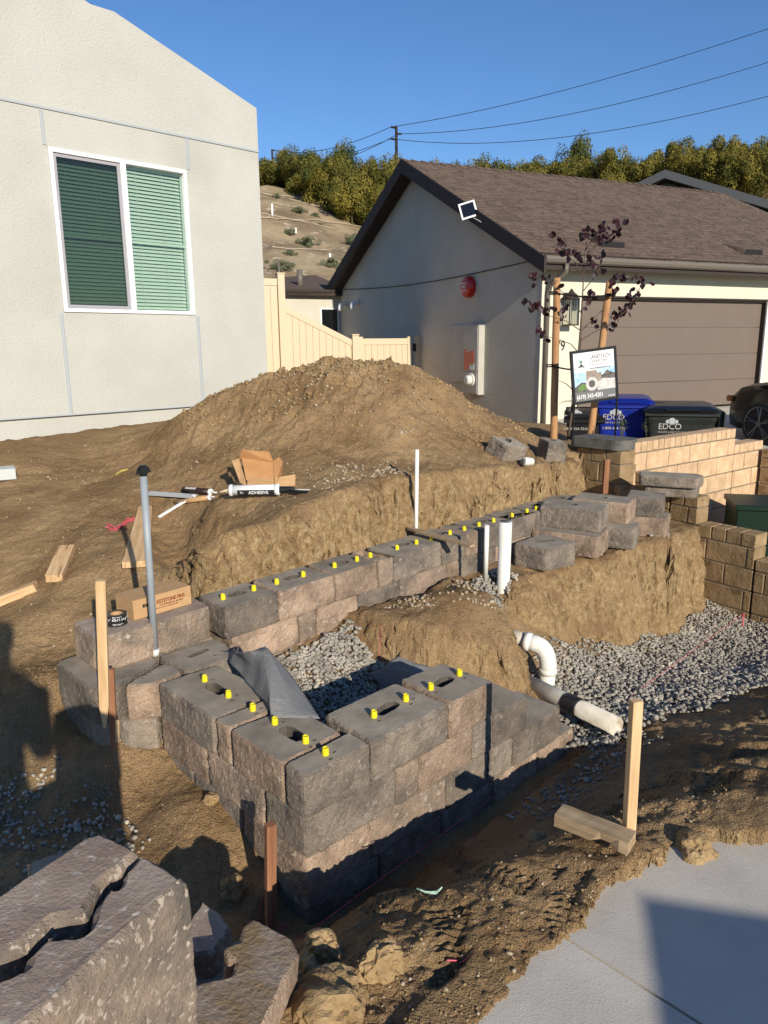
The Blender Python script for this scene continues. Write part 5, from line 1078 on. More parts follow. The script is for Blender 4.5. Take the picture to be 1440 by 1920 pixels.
tubeobj2('downspout', [(.12, ge[1] - .05, ge[2] - .12), (.12, ge[1] - .05, ge[2] - .24), (.10, -.12, ge[2] - .42), (.09, -.05, ge[2] - .6), (.09, -.05, -.1)], .042, m_gut, gar, FGH)
# roof vents
for x, s in ((1.35, .10), (5.1, .11)):
    a = plane_pt(x, s, 0, .03); b = MB(); p0 = plane_pt(x, s, 0, .01); p1 = plane_pt(x + .55, s, 0, .01); p2 = plane_pt(x + .52, s + .10, 0, .02); p3 = plane_pt(x - .02, s + .10, 0, .02); q0 = plane_pt(x + .04, s - .005, 0, .12); q1 = plane_pt(x + .52, s - .005, 0, .12)
    b.add([p0, p1, p2, p3, q0, q1], [(4, 5, 2, 3), (0, 4, 3), (1, 2, 5)], 0); b.add([p0, p1, q1, q0], [(0, 1, 2, 3)], 1); b.build('roof_vent', [m_shing, m_ink], gar, FGH)
# lower wing behind
b = MB(); b.box(-1.75, -.02, DP + .0, DP + 4, -.3, 3.12); b.box(-.02, 3, DP + .01, DP + 4, -.3, 3.12); b.build('rear_wing_wall', m_stuccog, gar, FGH)
b = MB(); b.prism([(-1.95, 3.05), (.1, 3.05), (.1, 3.22), (-1.95, 3.22)], DP - .25, DP - .20); b.build('fascia', m_trim, gar, FGH)
b = MB(); vs = [(-1.95, DP - .25, 3.16), (.5, DP - .25, 3.16), (.5, DP + 3.4, 3.95), (-1.95, DP + 3.4, 3.75), (-1.95, DP - .25, 3.06), (.5, DP - .25, 3.06), (.5, DP + 3.4, 3.85), (-1.95, DP + 3.4, 3.65)]
b.add(vs, [(0, 1, 2, 3), (7, 6, 5, 4), (0, 4, 5, 1), (2, 6, 7, 3), (0, 3, 7, 4), (1, 5, 6, 2)]); b.build('rear_roof', m_shing, gar, FGH)
b = MB(); b.box(-.62, -.06, DP - .02, DP - .001, 1.3, 2.72); wo = b.build('window', m_vinylw, gar, FGH)
b = MB(); b.box(-.58, -.10, DP - .03, DP - .021, 1.34, 2.68); b.build('pane', m_carg, wo, FGH)
b = MB(); b.box(-.58, -.10, DP - .034, DP - .03, 1.95, 1.97); b.build('sash_bar', m_vinylw, wo, FGH)
tubeobj2('roof_pipe', [(-.9, DP + .9, 3.3), (-.9, DP + .9, 3.85)], .09, m_gut, gar, FGH); tubeobj2('roof_pipe', [(-1.5, DP + 1.0, 3.3), (-1.5, DP + 1.0, 4.1)], .03, m_gut, gar, FGH)
# meter cabinets
t = thing('electric_panel', 'beige electric meter cabinet with red stickers on the grey gable wall', 'meter box', FGH @ Vector((-.02, 2.2, .6)), R(24.8))
b = MB(); b.box(-.07, -.014, 2.56, 3.12, .86, 2.05, .006); b.build('side_cabinet', m_metal, t, FGH)
b = MB(); b.box(-.16, -.014, 1.84, 2.46, .63, 2.05, .006); b.build('main_cabinet', m_metal, t, FGH)
b = MB(); b.box(-.172, -.161, 1.87, 2.43, 1.11, 2.02, .003); b.build('upper_cover', m_metal, t, FGH); b = MB(); b.box(-.172, -.161, 1.87, 2.43, .66, 1.09, .003); b.build('lower_cover', m_metal, t, FGH)
b = MB(); b.tube([(-.172, 2.08, .93), (-.20, 2.08, .93), (-.21, 2.08, .93)], [.135, .135, .11], 24); b.build('meter_ring', m_meterw, t, FGH); b = MB(); b.tube([(-.21, 2.08, .93), (-.29, 2.08, .93), (-.31, 2.08, .93)], [.10, .095, .07], 24); b.build('meter_dome', m_meterw, t, FGH)
b = MB(); b.box(-.176, -.172, 2.18, 2.38, 1.14, 1.48); b.box(-.176, -.172, 2.28, 2.36, 1.48, 1.56); b.box(-.176, -.172, 2.00, 2.16, 1.28, 1.52); b.build('warning_sticker', m_fire, t, FGH)
b = MB(); b.box(-.176, -.172, 1.98, 2.16, 1.14, 1.26); b.build('white_sticker', m_wht, t, FGH)
b = MB(); b.box(-.1765, -.172, 2.0, 2.14, 1.22, 1.27); b.build('yellow_sticker', mat('dull_yellow', (.55, .38, .05), rough=.5), t, FGH)
# fire alarm
t = thing('fire_bell', 'round red fire alarm bell high on the grey gable wall', 'alarm bell', FGH @ Vector((-.02, 2.43, 2.6)), R(24.8))
b = MB(); b.tube([(-.015, 2.43, 2.80), (-.09, 2.43, 2.80), (-.14, 2.43, 2.80), (-.165, 2.43, 2.80)], [.215, .215, .185, .10], 32); b.build('bell', m_fire, t, FGH, smooth=False)
MM = FGH @ Matrix.Translation((-.168, 2.52, 2.85)) @ Matrix.Rotation(R(-90), 4, 'Z') @ Matrix.Rotation(R(90), 4, 'X')
text('SPRINKLER', .055, m_wht, t, MM @ Matrix.Translation((-.06, .0, 0)), bold=.001); text('FIRE', .075, m_wht, t, MM @ Matrix.Translation((.0, -.075, 0)), bold=.002); text('ALARM', .055, m_wht, t, MM @ Matrix.Translation((-.01, -.14, 0)), bold=.001)
# solar panel on the rake
t = thing('solar_panel', 'small white-framed solar panel clipped to the dark rake board', 'solar panel', FGH @ Vector((-.42, 1.9, 4.0)), R(24.8))
MS = FGH @ Matrix.Translation((-.50, 1.75, 4.16)) @ Matrix.Rotation(R(-32), 4, 'Z') @ Matrix.Rotation(R(76), 4, 'X') @ Matrix.Rotation(R(16), 4, 'Z')
b = MB(); b.box(-.16, .16, -.16, .16, -.015, .0); b.build('panel_frame', m_wht, t, MS); b = MB(); b.box(-.125, .125, -.125, .125, .0, .006); b.build('solar_cells', m_solar, t, MS)
b = MB(); b.tube([(-.40, 1.8, 4.05), (-.40, 1.55, 3.95), (-.36, 1.3, 3.82)], .008, 6); b.build('cable', m_wht, t, FGH)
# cable across the gable
b = MB(); ca = Vector((-.03, .45, 3.10)); cb_ = Vector((-.03, 9.4, 3.22)); pts = [ca.lerp(cb_, i / 10) + Vector((0, 0, -.12 * math.sin(math.pi * i / 10))) for i in range(11)]; b.tube(pts, .009, 5); tag(b.build('wall_cable', m_wire, None, FGH), 'thin black cable strung across the grey gable wall', 'cable')
# white elbow vents
for i, yy in enumerate((9.2, 8.3)):
    b = MB(); b.tube([(-.01, yy, 2.80), (-.14, yy, 2.80), (-.20, yy, 2.78), (-.22, yy, 2.72), (-.22, yy, 2.62)], .055, 14); tag(b.build('wall_vent_pipe', m_wht, None, FGH, smooth=True), ('farther', 'nearer')[i] + ' white elbow vent pipe on the grey gable wall', 'vent pipe', 'white vent elbows')
# lamp, flood light, number on the garage front
t = thing('wall_lantern', 'dark glass carriage lantern beside the garage door', 'wall lantern', FGH @ Vector((.55, -.02, 2.0)), R(24.8))
FL = FGH @ Matrix.Translation((.52, -.16, 2.18))
b = MB(); b.tube([(0, 0, .26), (0, 0, .30), (0, 0, .36), (0, 0, .42)], [.13, .125, .05, .012], 12); b.box(-.02, .02, .0, .155, .28, .31); b.box(-.06, .06, .145, .158, .05, .36); b.build('lantern_cap', m_trim, t, FL)
b = MB()
for sx in (-1, 1):
    for sy in (-1, 1): b.box(sx * .10 - .008, sx * .10 + .008, sy * .10 - .008, sy * .10 + .008, -.20, .26)
b.box(-.11, .11, -.11, .11, -.22, -.20); b.box(-.11, .11, -.11, .11, .24, .262); b.build('lantern_frame', m_trim, t, FL)
b = MB(); b.box(-.095, .095, -.095, .095, -.199, .239); b.build('lantern_glass', m_lampglass, t, FL)
t = thing('flood_light', 'white security flood light under the garage eave', 'security light', FGH @ Vector((.55, -.02, 2.9)), R(24.8))
b = MB(); b.tube([(.62, -.001, 3.02), (.62, -.05, 3.02)], .05, 14); b.build('mount', m_wht, t, FGH); b = MB(); b.tube([(.62, -.05, 3.02), (.56, -.14, 3.0), (.52, -.20, 2.96)], [.03, .06, .07], 14); b.build('lamp_head', m_wht, t, FGH)
t = thing('house_number', 'dark house number 79 beside the garage door', 'house number', FGH @ Vector((.45, -.02, 1.5)), R(24.8))
text('79', .26, m_trim, t, FGH @ Matrix.Translation((.33, -.012, 1.52)) @ Matrix.Rotation(R(90), 4, 'X'), sx=.85, bold=.001)
# driveway
b = MB(); b.add([(.3, .3, .30), (9.5, .3, .30), (9.5, -6.6, -.38), (.3, -4.6, -.22), (.3, .3, .1), (9.5, .3, .1), (9.5, -6.6, -.6), (.3, -4.6, -.5)], [(0, 3, 2, 1), (4, 5, 6, 7), (0, 4, 7, 3), (3, 7, 6, 2)]); tag(b.build('driveway', m_conc, None, FGH), kind='structure')
# ------------------------------------------------------------------ tan vinyl fence and gate
FF = fr((.84, 18.1, 0), R(24.8)); fen = thing('vinyl_fence', 'tan vinyl privacy fence stepping down between the two houses', 'fence', FF @ Vector((-3, 0, 0)), R(24.8))
def fpost(x, top, par=fen, w=.15):
    b = MB(); b.box(x - w / 2, x + w / 2, -w / 2, w / 2, -.3, top - .03); b.build('post', m_vinyl, par, FF); b = MB(); b.box(x - w / 2 - .015, x + w / 2 + .015, -w / 2 - .015, w / 2 + .015, top - .03, top, .006); b.build('post_cap', m_vinyl, par, FF)
def fpanel(x0, x1, z0, z1, par=fen, gap=.15, zb=-.2):
    n = max(1, round((x1 - x0) / gap)); w = (x1 - x0) / n; zt = lambda x: z0 + (z1 - z0) * (x - x0) / (x1 - x0)
    for k in range(n):
        a, c = x0 + k * w + .003, x0 + (k + 1) * w - .003; b = MB(); b.prism([(a, zb), (c, zb), (c, zt(c) - .12), (a, zt(a) - .12)], -.012, .012); b.build('board', m_vinyl, par, FF)
    b = MB(); b.prism([(x0, z0 - .14), (x1, z1 - .14), (x1, z1), (x0, z0)], -.03, .03); b.build('rail', m_vinyl, par, FF)
fpost(-1.62, 1.90); fpost(-3.32, 3.18); fpost(.0, 1.86)
fpanel(-3.24, -1.70, 2.50, 1.78); fpanel(-5.4, -3.40, 3.06, 3.06)
gate = thing('vinyl_gate', 'tan vinyl gate with a black latch against the grey house', 'gate', FF @ Vector((-.9, 0, 0)), R(24.8))
fpanel(-1.52, -.26, 1.80, 1.80, par=gate); 
for x in (-1.48, -.24): b = MB(); b.box(x - .05, x + .05, -.04, .04, -.2, 1.84); b.build('stile', m_vinyl, gate, FF)
b = MB(); b.box(-.17, -.10, -.12, -.05, 1.5, 1.68, .01); b.build('latch', m_blk, gate, FF)
# ------------------------------------------------------------------ poles, young tree, sign
def lodge(label, a, b_, r=.042):
    pts = [Vector(a).lerp(Vector(b_), i / 6) + Vector((random.uniform(-.004, .004), 0, 0)) for i in range(7)]
    return tag(tubeobj('tree_stake', pts, [r * (1.05 - .02 * i) for i in range(7)], m_pole, n=14), label, 'tree stake')
YT = 8.75
a = D(1038, 830, YT); lodge('left round lodge pole staking the purple-leaved tree', (a[0], a[1], .30), D(1045, 521, YT))
a = D(1104, 822, YT); lodge('right leaning lodge pole staking the purple-leaved tree', (a[0], a[1], .30), D(1143, 527, YT + .05))
tree = thing('young_tree', 'thin young tree with dark purple heart leaves between two lodge poles', 'tree', D(1068, 820, YT))
def br(l, r0, r1, dy=0, name='branch'):
    pts = []; n = len(l)
    for i, (x, y) in enumerate(l): pts.append(D(x, y, YT - .02 + dy * i / (n - 1)))
    sm = []
    for i in range(n - 1):
        for k in range(4): sm.append(Vector(pts[i]).lerp(Vector(pts[i + 1]), k / 4))
    sm.append(Vector(pts[-1])); m = len(sm); b = MB(); b.tube(sm, [r0 + (r1 - r0) * i / (m - 1) for i in range(m)], 7); b.build(name, m_twig, tree, smooth=True)
br([(1066, 818), (1074, 760), (1082, 690), (1088, 620), (1093, 540), (1096, 480), (1102, 440)], .014, .004, 0, 'trunk')
for l, dy in (([(1084, 660), (1070, 645), (1045, 635), (1018, 630)], .15), ([(1089, 620), (1062, 602), (1030, 592), (1000, 578)], -.2), ([(1092, 590), (1070, 560), (1045, 540), (1012, 520)], .1), ([(1094, 520), (1080, 495), (1062, 475), (1035, 448)], -.1), ([(1096, 480), (1115, 462), (1140, 450), (1168, 420)], .1), ([(1097, 470), (1110, 450), (1125, 430)], -.15), ([(1085, 640), (1115, 622), (1150, 605), (1180, 575), (1200, 540), (1216, 523)], -.2), ([(1086, 625), (1110, 600), (1140, 572), (1165, 520)], .2), ([(1094, 545), (1115, 520), (1128, 490)], .1), ([(1078, 735), (1062, 720), (1045, 712)], 0), ([(1076, 752), (1060, 752), (1048, 757)], 0), ([(1070, 790), (1072, 740)], 0)):
    br(l, .006, .0022, dy)
b = MB(); k = .034; hp = [(0, -.1), (.35, .0), (.55, .35), (.45, .75), (.2, .9), (0, .75), (-.2, .9), (-.45, .75), (-.55, .35), (-.35, .0)]
leafme = []
for v_ in range(3):
    b = MB(); b.add([(0, 0, .4 * k)] + [(x * 2 * k, (abs(x) * .5 + .1 * v_) * k, z * 2 * k - k) for x, z in hp], [(0, i + 1, (i + 1) % 10 + 1) for i in range(10)]); me = bpy.data.meshes.new('leaf'); me.from_pydata(b.v, [], b.f); me.materials.append(m_leafp); leafme.append(me)
cl = [(1000, 515, 3), (1020, 520, 4), (1045, 528, 2), (990, 570, 3), (1003, 577, 4), (1026, 580, 4), (1036, 574, 2), (1012, 625, 3), (1024, 632, 2), (1055, 590, 3), (1060, 580, 2), (1032, 441, 2), (1045, 455, 3), (1057, 466, 3), (1066, 480, 2), (1085, 481, 4), (1095, 440, 4), (1104, 430, 4), (1112, 442, 3), (1130, 428, 4), (1127, 447, 4), (1141, 452, 3), (1153, 438, 3), (1161, 421, 3), (1173, 418, 1), (1109, 487, 3), (1116, 500, 4), (1121, 512, 2), (1129, 483, 3), (1167, 520, 4), (1150, 530, 3), (1145, 546, 3), (1110, 555, 4), (1100, 573, 2), (1197, 526, 3), (1206, 528, 2), (1216, 523, 1), (1189, 548, 4), (1186, 560, 3), (1176, 573, 3), (1165, 585, 4), (1156, 592, 3), (1150, 600, 2), (1112, 600, 3), (1143, 610, 2), (1061, 474, 2), (1017, 545, 1)]
for x, y, n in cl:
    for _ in range(n * 2 - 1):
        p = D(x + random.gauss(0, 5.5), y + random.gauss(0, 5.5), YT + random.uniform(-.25, .2)); o = bpy.data.objects.new('leaf', random.choice(leafme)); link(o); o.parent = tree; o.location = Vector(p) - tree.location
        o.rotation_euler = (random.uniform(-.9, .9), random.uniform(-1.2, 1.2), random.uniform(0, 6.28)); s = random.uniform(.6, 1.15); o.scale = (s, s, s)
for y0, y1, x0, x1, lb in ((549, 553, 1040, 1146, 'upper black tie strap between the two lodge poles'), (686, 690, 1034, 1112, 'lower black tie strap between the two lodge poles')):
    b = MB(); pts = [Vector(D(x0, y0, YT - .05)).lerp(Vector(D(x1, y1, YT - .05)), i / 8) + Vector((0, -.0, -.03 * math.sin(math.pi * i / 8))) for i in range(9)]; b.tube(pts, .009, 6)
    for q in (pts[0], pts[-1]): 
        for zz in (-.01, .012): b.tube([q + Vector((.052 * math.cos(a_), .05 + .052 * math.sin(a_), zz)) for a_ in [i * .7 for i in range(10)]], .007, 5)
    tag(b.build('tree_tie', m_blk, None), lb, 'tie strap', 'black tree ties')
# yard sign
YS = 8.35
s00 = Vector(D(1075, 762, YS - .05)); s01 = Vector(D(1068, 657, YS - .05)); s10 = Vector(D(1158, 745, YS + .10)); s11 = Vector(D(1155, 650, YS + .10))
ex = ((s10 - s00) + (s11 - s01)) / 2; ez = ((s01 - s00) + (s11 - s10)) / 2; SW, SH = ex.length, ez.length; ex.normalize(); ez = (ez - ex * ez.dot(ex)).normalized(); ny = ex.cross(ez)
MSg = Matrix((ex, ez, ny)).transposed().to_4x4(); MSg.translation = (s00 + s01 + s10 + s11) / 4
sign = thing('yard_sign', 'black framed landscaping company sign lettered LANDTECH SCENERY INC on two legs', 'sign', (MSg.translation.x, MSg.translation.y, .5))
hw, hh = SW / 2, SH / 2
b = MB(); fw = .028
for a in ((-hw, -hw + fw, -hh, hh), (hw - fw, hw, -hh, hh), (-hw + fw, hw - fw, -hh, -hh + fw), (-hw + fw, hw - fw, hh - fw, hh)): b.box(a[0], a[1], a[2], a[3], -.014, .014)
b.build('sign_frame', m_blk, sign, MSg)
b = MB(); b.box(-hw + fw, hw - fw, -hh + fw, hh - fw, -.006, .004); b.build('sign_board', m_wht, sign, MSg)
for x in (-hw + .012, hw - .012):
    b = MB(); p = MSg @ Vector((x, -hh, 0)); b.tube([p, (p.x, p.y, .35)], .012, 8); b.build('leg', m_blk, sign)
iw = hw - fw; ih = hh - fw
pj = lambda x, y, z=.0045: (x * iw, y * ih, z)
def flat(name, l, m, z=.0048):
    b = MB(); n = len(l); b.add([pj(x, y, .004) for x, y in l] + [pj(x, y, z) for x, y in l], [tuple(range(n, 2 * n))] + [(i, (i + 1) % n, (i + 1) % n + n, i + n) for i in range(n)]); return b.build(name, m, sign, MSg)
m_sky_p = mat('print_sky', (.20, .42, .68), (.55, .68, .80), scale=9, rough=.5); m_lawn_p = mat('print_lawn', (.12, .22, .05), rough=.5); m_pav = mat('print_paving', (.45, .43, .40), (.62, .60, .57), scale=30, rough=.5); m_dk = mat('print_dark', (.06, .055, .05), (.16, .14, .12), scale=30, rough=.5); m_tan_p = mat('print_tan', (.36, .28, .22), (.22, .18, .15), scale=40, rough=.5); m_bar = mat('print_grey', (.15, .15, .15), rough=.5); m_lgreen = mat('print_green', (.16, .38, .26), rough=.5)
flat('print_bar', [(-1, -1), (1, -1), (1, -.62), (-1, -.62)], m_bar)
flat('photo_left', [(-1, -.62), (-.42, -.62), (-.42, .18), (-1, .18)], m_sky_p); flat('photo_left_ground', [(-1, -.62), (-.42, -.62), (-.42, -.25), (-.65, -.22), (-1, -.42)], m_dk, .0052); flat('photo_left_lawn', [(-.85, -.55), (-.48, -.55), (-.44, -.35), (-.62, -.28), (-.80, -.42)], m_lawn_p, .0056)
flat('photo_middle', [(-.41, -.62), (.12, -.62), (.12, .22), (-.41, .22)], m_tan_p); flat('photo_middle_ground', [(-.41, -.62), (.12, -.62), (.12, -.12), (-.41, -.12)], m_dk, .0052)
b = MB(); ring(b, .04, .075, .0052, .0058, c=(-.15 * iw, -.33 * ih)); b.build('photo_middle_spa', m_pav, sign, MSg)
flat('photo_right', [(.13, -.62), (1, -.62), (1, .28), (.13, .28)], m_sky_p); flat('photo_right_hill', [(.13, -.05), (.45, .02), (.62, .18), (.75, .10), (1, .0), (1, -.2), (.13, -.2)], m_dk, .0052); flat('photo_right_patio', [(.13, -.62), (1, -.62), (1, -.22), (.4, -.15), (.13, -.3)], m_pav, .0056); flat('photo_right_fence', [(.13, -.3), (.33, -.2), (.33, .12), (.13, .1)], m_tan_p, .0054)
MSf = MSg @ Matrix.Translation((0, 0, .0052))
text('LANDTECH', .058, m_bar, sign, MSf @ Matrix.Translation((-.20 * iw, .70 * ih, 0)), sx=.86, bold=.0008); text('SCENERY INC', .044, m_bar, sign, MSf @ Matrix.Translation((-.26 * iw, .53 * ih, 0)), sx=.92); text('YOUR DREAM - WE BUILD IT', .018, m_bar, sign, MSf @ Matrix.Translation((-.18 * iw, .43 * ih, 0)), sx=1.0)
text('www.landtechscenery.com', .0245, m_ink, sign, MSf @ Matrix.Translation((-.20 * iw, .28 * ih, 0)), sx=.95, bold=.0004); text('(619) 343-4201', .066, m_wht, sign, MSf @ Matrix.Translation((-.92 * iw, -.90 * ih, 0)), sx=.80, bold=.001); text('SCAN ME', .020, m_wht, sign, MSf @ Matrix.Translation((.62 * iw, -.94 * ih, 0)), bold=.0004)
b = MB(); cx_, cy_ = -.62 * iw, .56 * ih
for k in range(26):
    a_ = k * 2.4; rr = .012 + .0115 * (k ** .5) * .95; x, y = cx_ + rr * math.cos(a_), cy_ + .018 + rr * math.sin(a_) * .9
    if y > cy_ - .005: b.tube([(x, y, .004), (x, y, .0056)], .0058, 7)
for a_ in range(-4, 5): b.tube([(cx_, cy_ - .005, .005), (cx_ + .028 * math.sin(a_ * .33), cy_ + .012 + .03 * math.cos(a_ * .33), .005)], .0016, 4)
b.build('tree_emblem', m_lgreen, sign, MSg)
b = MB()
for a_ in range(-5, 6): b.tube([(cx_, cy_ - .004, .005), (cx_ + .022 * math.sin(a_ * .26), cy_ - .03, .005), (cx_ + .05 * math.sin(a_ * .26), cy_ - .055 + .012 * abs(math.sin(a_ * .26)), .005)], .0022, 4)
b.tube([(cx_, cy_ - .01, .005), (cx_, cy_ + .03, .005)], .004, 5); b.build('root_emblem', m_ink, sign, MSg)
# ------------------------------------------------------------------ wheelie bins
def bin_(label, F, m, ml, w=.72, d=.80, h=.98):
    loc = F.translation; t = thing('wheelie_bin', label, 'bin', loc, F.to_euler().z)
    b = MB(); bt, tpw = .38, .5; vs = []; fs = []
    rows = [(0, .70), (.06, .72), (.62, .90), (.80, .96), (.86, 1.0), (h - .06, 1.02)]
    for z, k in rows:
        for q in rounded([(-w / 2 * k, -d / 2 * k), (w / 2 * k, -d / 2 * k), (w / 2 * k, d / 2 * k), (-w / 2 * k, d / 2 * k)], .07, .5): vs.append((q.x, q.y, z))
    n = len(vs) // len(rows)
    for j in range(len(rows) - 1):
        for k in range(n): fs.append((j * n + k, j * n + (k + 1) % n, (j + 1) * n + (k + 1) % n, (j + 1) * n + k))
    fs.append(tuple(range(n - 1, -1, -1))); b.add(vs, fs); b.build('bin_body', m, t, F, smooth=False)
    b = MB(); b.box(-w / 2 - .02, w / 2 + .02, -d / 2 - .03, d / 2 + .02, h - .09, h - .03, .01)
    for k in range(6): b.box(w / 2 + .02, w / 2 + .07, -d / 2 + .08 + k * .11, -d / 2 + .095 + k * .11, h - .25, h - .04)
    b.box(w / 2 + .07, w / 2 + .085, -d / 2 + .02, d / 2 - .12, h - .27, h - .03, .004); b.build('bin_rim', m, t, F)
    b = MB(); vs = []; 
    for (k, z) in ((1.07, 0), (1.08, .025), (1.0, .05), (.80, .075), (.3, .085)):
        for q in rounded([(-w / 2 * k, -d / 2 * k), (w / 2 * k, -d / 2 * k), (w / 2 * k, d / 2 * k), (-w / 2 * k, d / 2 * k)], .08 * k, .5): vs.append((q.x, q.y - .02, h - .03 + z + (q.y) * .03))
    fs = []; 
    for j in range(4):
        for k in range(n): fs.append((j * n + k, j * n + (k + 1) % n, (j + 1) * n + (k + 1) % n, (j + 1) * n + k))
    fs += [tuple(range(n - 1, -1, -1)), tuple(range(4 * n, 5 * n))]; b.add(vs, fs); b.box(-.2, .2, -d / 2 - .07, -d / 2 + .02, h - .02, h + .005, .008); b.build('bin_lid', ml, t, F)
    b = MB(); b.tube([(-w / 2 + .02, d / 2 + .05, h - .07), (w / 2 - .02, d / 2 + .05, h - .07)], .018, 10); b.build('handle', m, t, F)
    for sx in (-1, 1):
        b = MB(); b.tube([(sx * (w / 2 - .06), d / 2 - .10, .13), (sx * (w / 2 - .005), d / 2 - .10, .13)], .13, 20); b.build('wheel', m_tyre, t, F)
    ML = F @ Matrix.Translation((-.27, -d / 2 * .952 - .004, .74)) @ Matrix.Rotation(R(90 + 7.5), 4, 'X')
    m_gp = m_metal; text('EDCO', .105, m_gp, t, ML, sx=.95, bold=.001); text('WASTE & RECYCLING', .034, m_gp, t, ML @ Matrix.Translation((.0, -.05, 0))); text('1-800-424-7018', .05, m_gp, t, ML @ Matrix.Translation((-.0, -.13, 0)), bold=.0005)
    b = MB(); b.tube([(.16, .105, .0), (.16, .105, .004)], .042, 20); b.tube([(.11, .098, .0), (.11, .098, .004)], .025, 16); b.tube([(.21, .098, .0), (.21, .098, .004)], .025, 16); b.build('bin_emblem', mat('grey_print', (.45, .46, .47), rough=.6), t, ML); return t
bx = D(1180, 745, 10.1); bin_('bright blue recycling bin behind the sign', fr((bx[0] - .05, 10.2, -.08), R(-14)), m_blue, mat('blue_lid', (.004, .014, .20), rough=.3, spec=.5), h=.98, w=.70)
bx = D(1285, 760, 9.5); bin_('black rubbish bin with a grey ribbed rim, next to the blue bin', fr((bx[0] + .02, 9.75, -.16), R(-16)), m_bind, mat('black_lid', (.008, .008, .009), rough=.3, spec=.5), h=.99, w=.84, d=.86)
# dark bin behind the sign
bx = D(1108, 790, 10.0); bin_('very dark bin almost hidden behind the yard sign', fr((bx[0], 10.35, -.10), R(-14)), mat('dark_bin', (.008, .008, .012), rough=.6), m_blk, h=.80, w=.50)
# ------------------------------------------------------------------ parked black car, front wing showing
FCa = fr(D(1388, 745, 12.7)[:2] + (-.02,), R(24.8)); car = thing('parked_car', 'glossy black car parked nose to the garage at the right edge', 'car', FCa.translation, R(24.8))
# local: +y forward (nose), -x left side towards viewer, origin near front left
b = MB(); st = []
prof_y = [(.42, .55, .62, .30), (.36, .75, .80, .26), (.1, .88, .95, .22), (-.5, .93, 1.02, .2), (-1.1, .95, 1.07, .2), (-1.3, .95, 1.10, .2), (-2.2, .95, 1.12, .2), (-3.6, .95, 1.13, .2), (-4.3, .93, 1.12, .22), (-4.5, .88, 1.0, .35)]
vs = []; n = 12
for y, hwid, top, bot in prof_y:
    sec = [(-hwid * .96, bot), (-hwid, bot + .15), (-hwid * 1.0, bot + .35), (-hwid * .985, top - .16), (-hwid * .93, top - .05), (-hwid * .6, top + .01), (0, top + .04), (hwid * .6, top + .01), (hwid * .93, top - .05), (hwid, top - .16), (hwid, bot + .15), (hwid * .96, bot)]
    vs += [(x + .95, y, z) for x, z in sec]
fs = [(j * n + k, j * n + (k + 1) % n, (j + 1) * n + (k + 1) % n, (j + 1) * n + k) for j in range(len(prof_y) - 1) for k in range(n)] + [tuple(range(n - 1, -1, -1)), tuple(range((len(prof_y) - 1) * n, len(prof_y) * n))]
b.add(vs, fs); b.build('body', m_car, car, FCa, smooth=True)
b = MB(); vs = []
for z, y0, y1, w in ((1.08, -1.15, -4.35, .84), (1.60, -2.0, -3.9, .66), (1.64, -2.2, -3.7, .55)): vs += [(.95 - w, y0, z), (.95 + w, y0, z), (.95 + w, y1, z), (.95 - w, y1, z)]
b.add(vs, [(j * 4 + k, j * 4 + (k + 1) % 4, (j + 1) * 4 + (k + 1) % 4, (j + 1) * 4 + k) for j in range(2) for k in range(4)] + [(8, 9, 10, 11)]); b.build('windows', m_carg, car, FCa)
for yy in (-.42, -3.35):
    for xx, sgn in ((.0, -1), (1.9, 1)):
        b = MB(); b.tube([(xx - sgn * .20, yy, .34), (xx + sgn * .005, yy, .34), (xx + sgn * .02, yy, .34)], [.345, .345, .31], 28); wh = b.build('wheel', m_tyre, car, FCa)
        b = MB()
        for k in range(5):
            a_ = k * 2 * math.pi / 5 + .3; b.tube([(xx + sgn * .022, yy + .05 * math.cos(a_), .34 + .05 * math.sin(a_)), (xx + sgn * .022, yy + .26 * math.cos(a_ + .12), .34 + .26 * math.sin(a_ + .12))], .018, 5); b.tube([(xx + sgn * .022, yy + .05 * math.cos(a_), .34 + .05 * math.sin(a_)), (xx + sgn * .022, yy + .26 * math.cos(a_ - .14), .34 + .26 * math.sin(a_ - .14))], .012, 5)
        b.tube([(xx + sgn * .02, yy, .34), (xx + sgn * .035, yy, .34)], .05, 12); b.tube([(xx + sgn * .022, yy + .275 * math.cos(i * .3), .34 + .275 * math.sin(i * .3)) for i in range(22)], .012, 5); b.build('rim', m_rim, wh, FCa)
b = MB(); b.box(.12, .22, .28, .40, .66, .76, .02); b.build('headlight', m_amber, car, FCa)
# ------------------------------------------------------------------ weeds by the tan wall
def weed(label, px, py, Y, hgt_, n, seed):
    random.seed(seed); p = D(px, py, Y); b = MB(); b2 = MB()
    for k in range(n):
        a_ = random.uniform(0, 6.28); ln = hgt_ * random.uniform(.6, 1.1); tilt = random.uniform(.1, .55); tip = Vector((math.cos(a_) * tilt * ln, math.sin(a_) * tilt * ln, ln)); b.tube([(0, 0, 0), tip * .5 + Vector((0, 0, .02)), tip], [.004, .003, .0015], 5)
        for q in range(9):
            f = random.uniform(.25, 1); c = tip * f; w = Vector((random.uniform(-1, 1), random.uniform(-1, 1), random.uniform(-.2, .8))).normalized() * .05; s = w.cross(Vector((0, 0, 1))).normalized() * .007; b2.add([c, c + w * .5 + s, c + w, c + w * .5 - s], [(0, 1, 2, 3)])
    t = thing('weed', label, 'weed', (p[0], p[1], p[2] - .02)); F = fr((p[0], p[1], p[2] - .02)); b.build('stems', m_twig, t, F); b2.build('leaves', m_weed, t, F)
weed('spindly green weed growing behind the left end of the tan wall', 1165, 822, 8.35, .30, 7, 3); weed('small upright weed in front of the gap between the bins', 1212, 815, 8.55, .20, 4, 9)
random.seed(11)
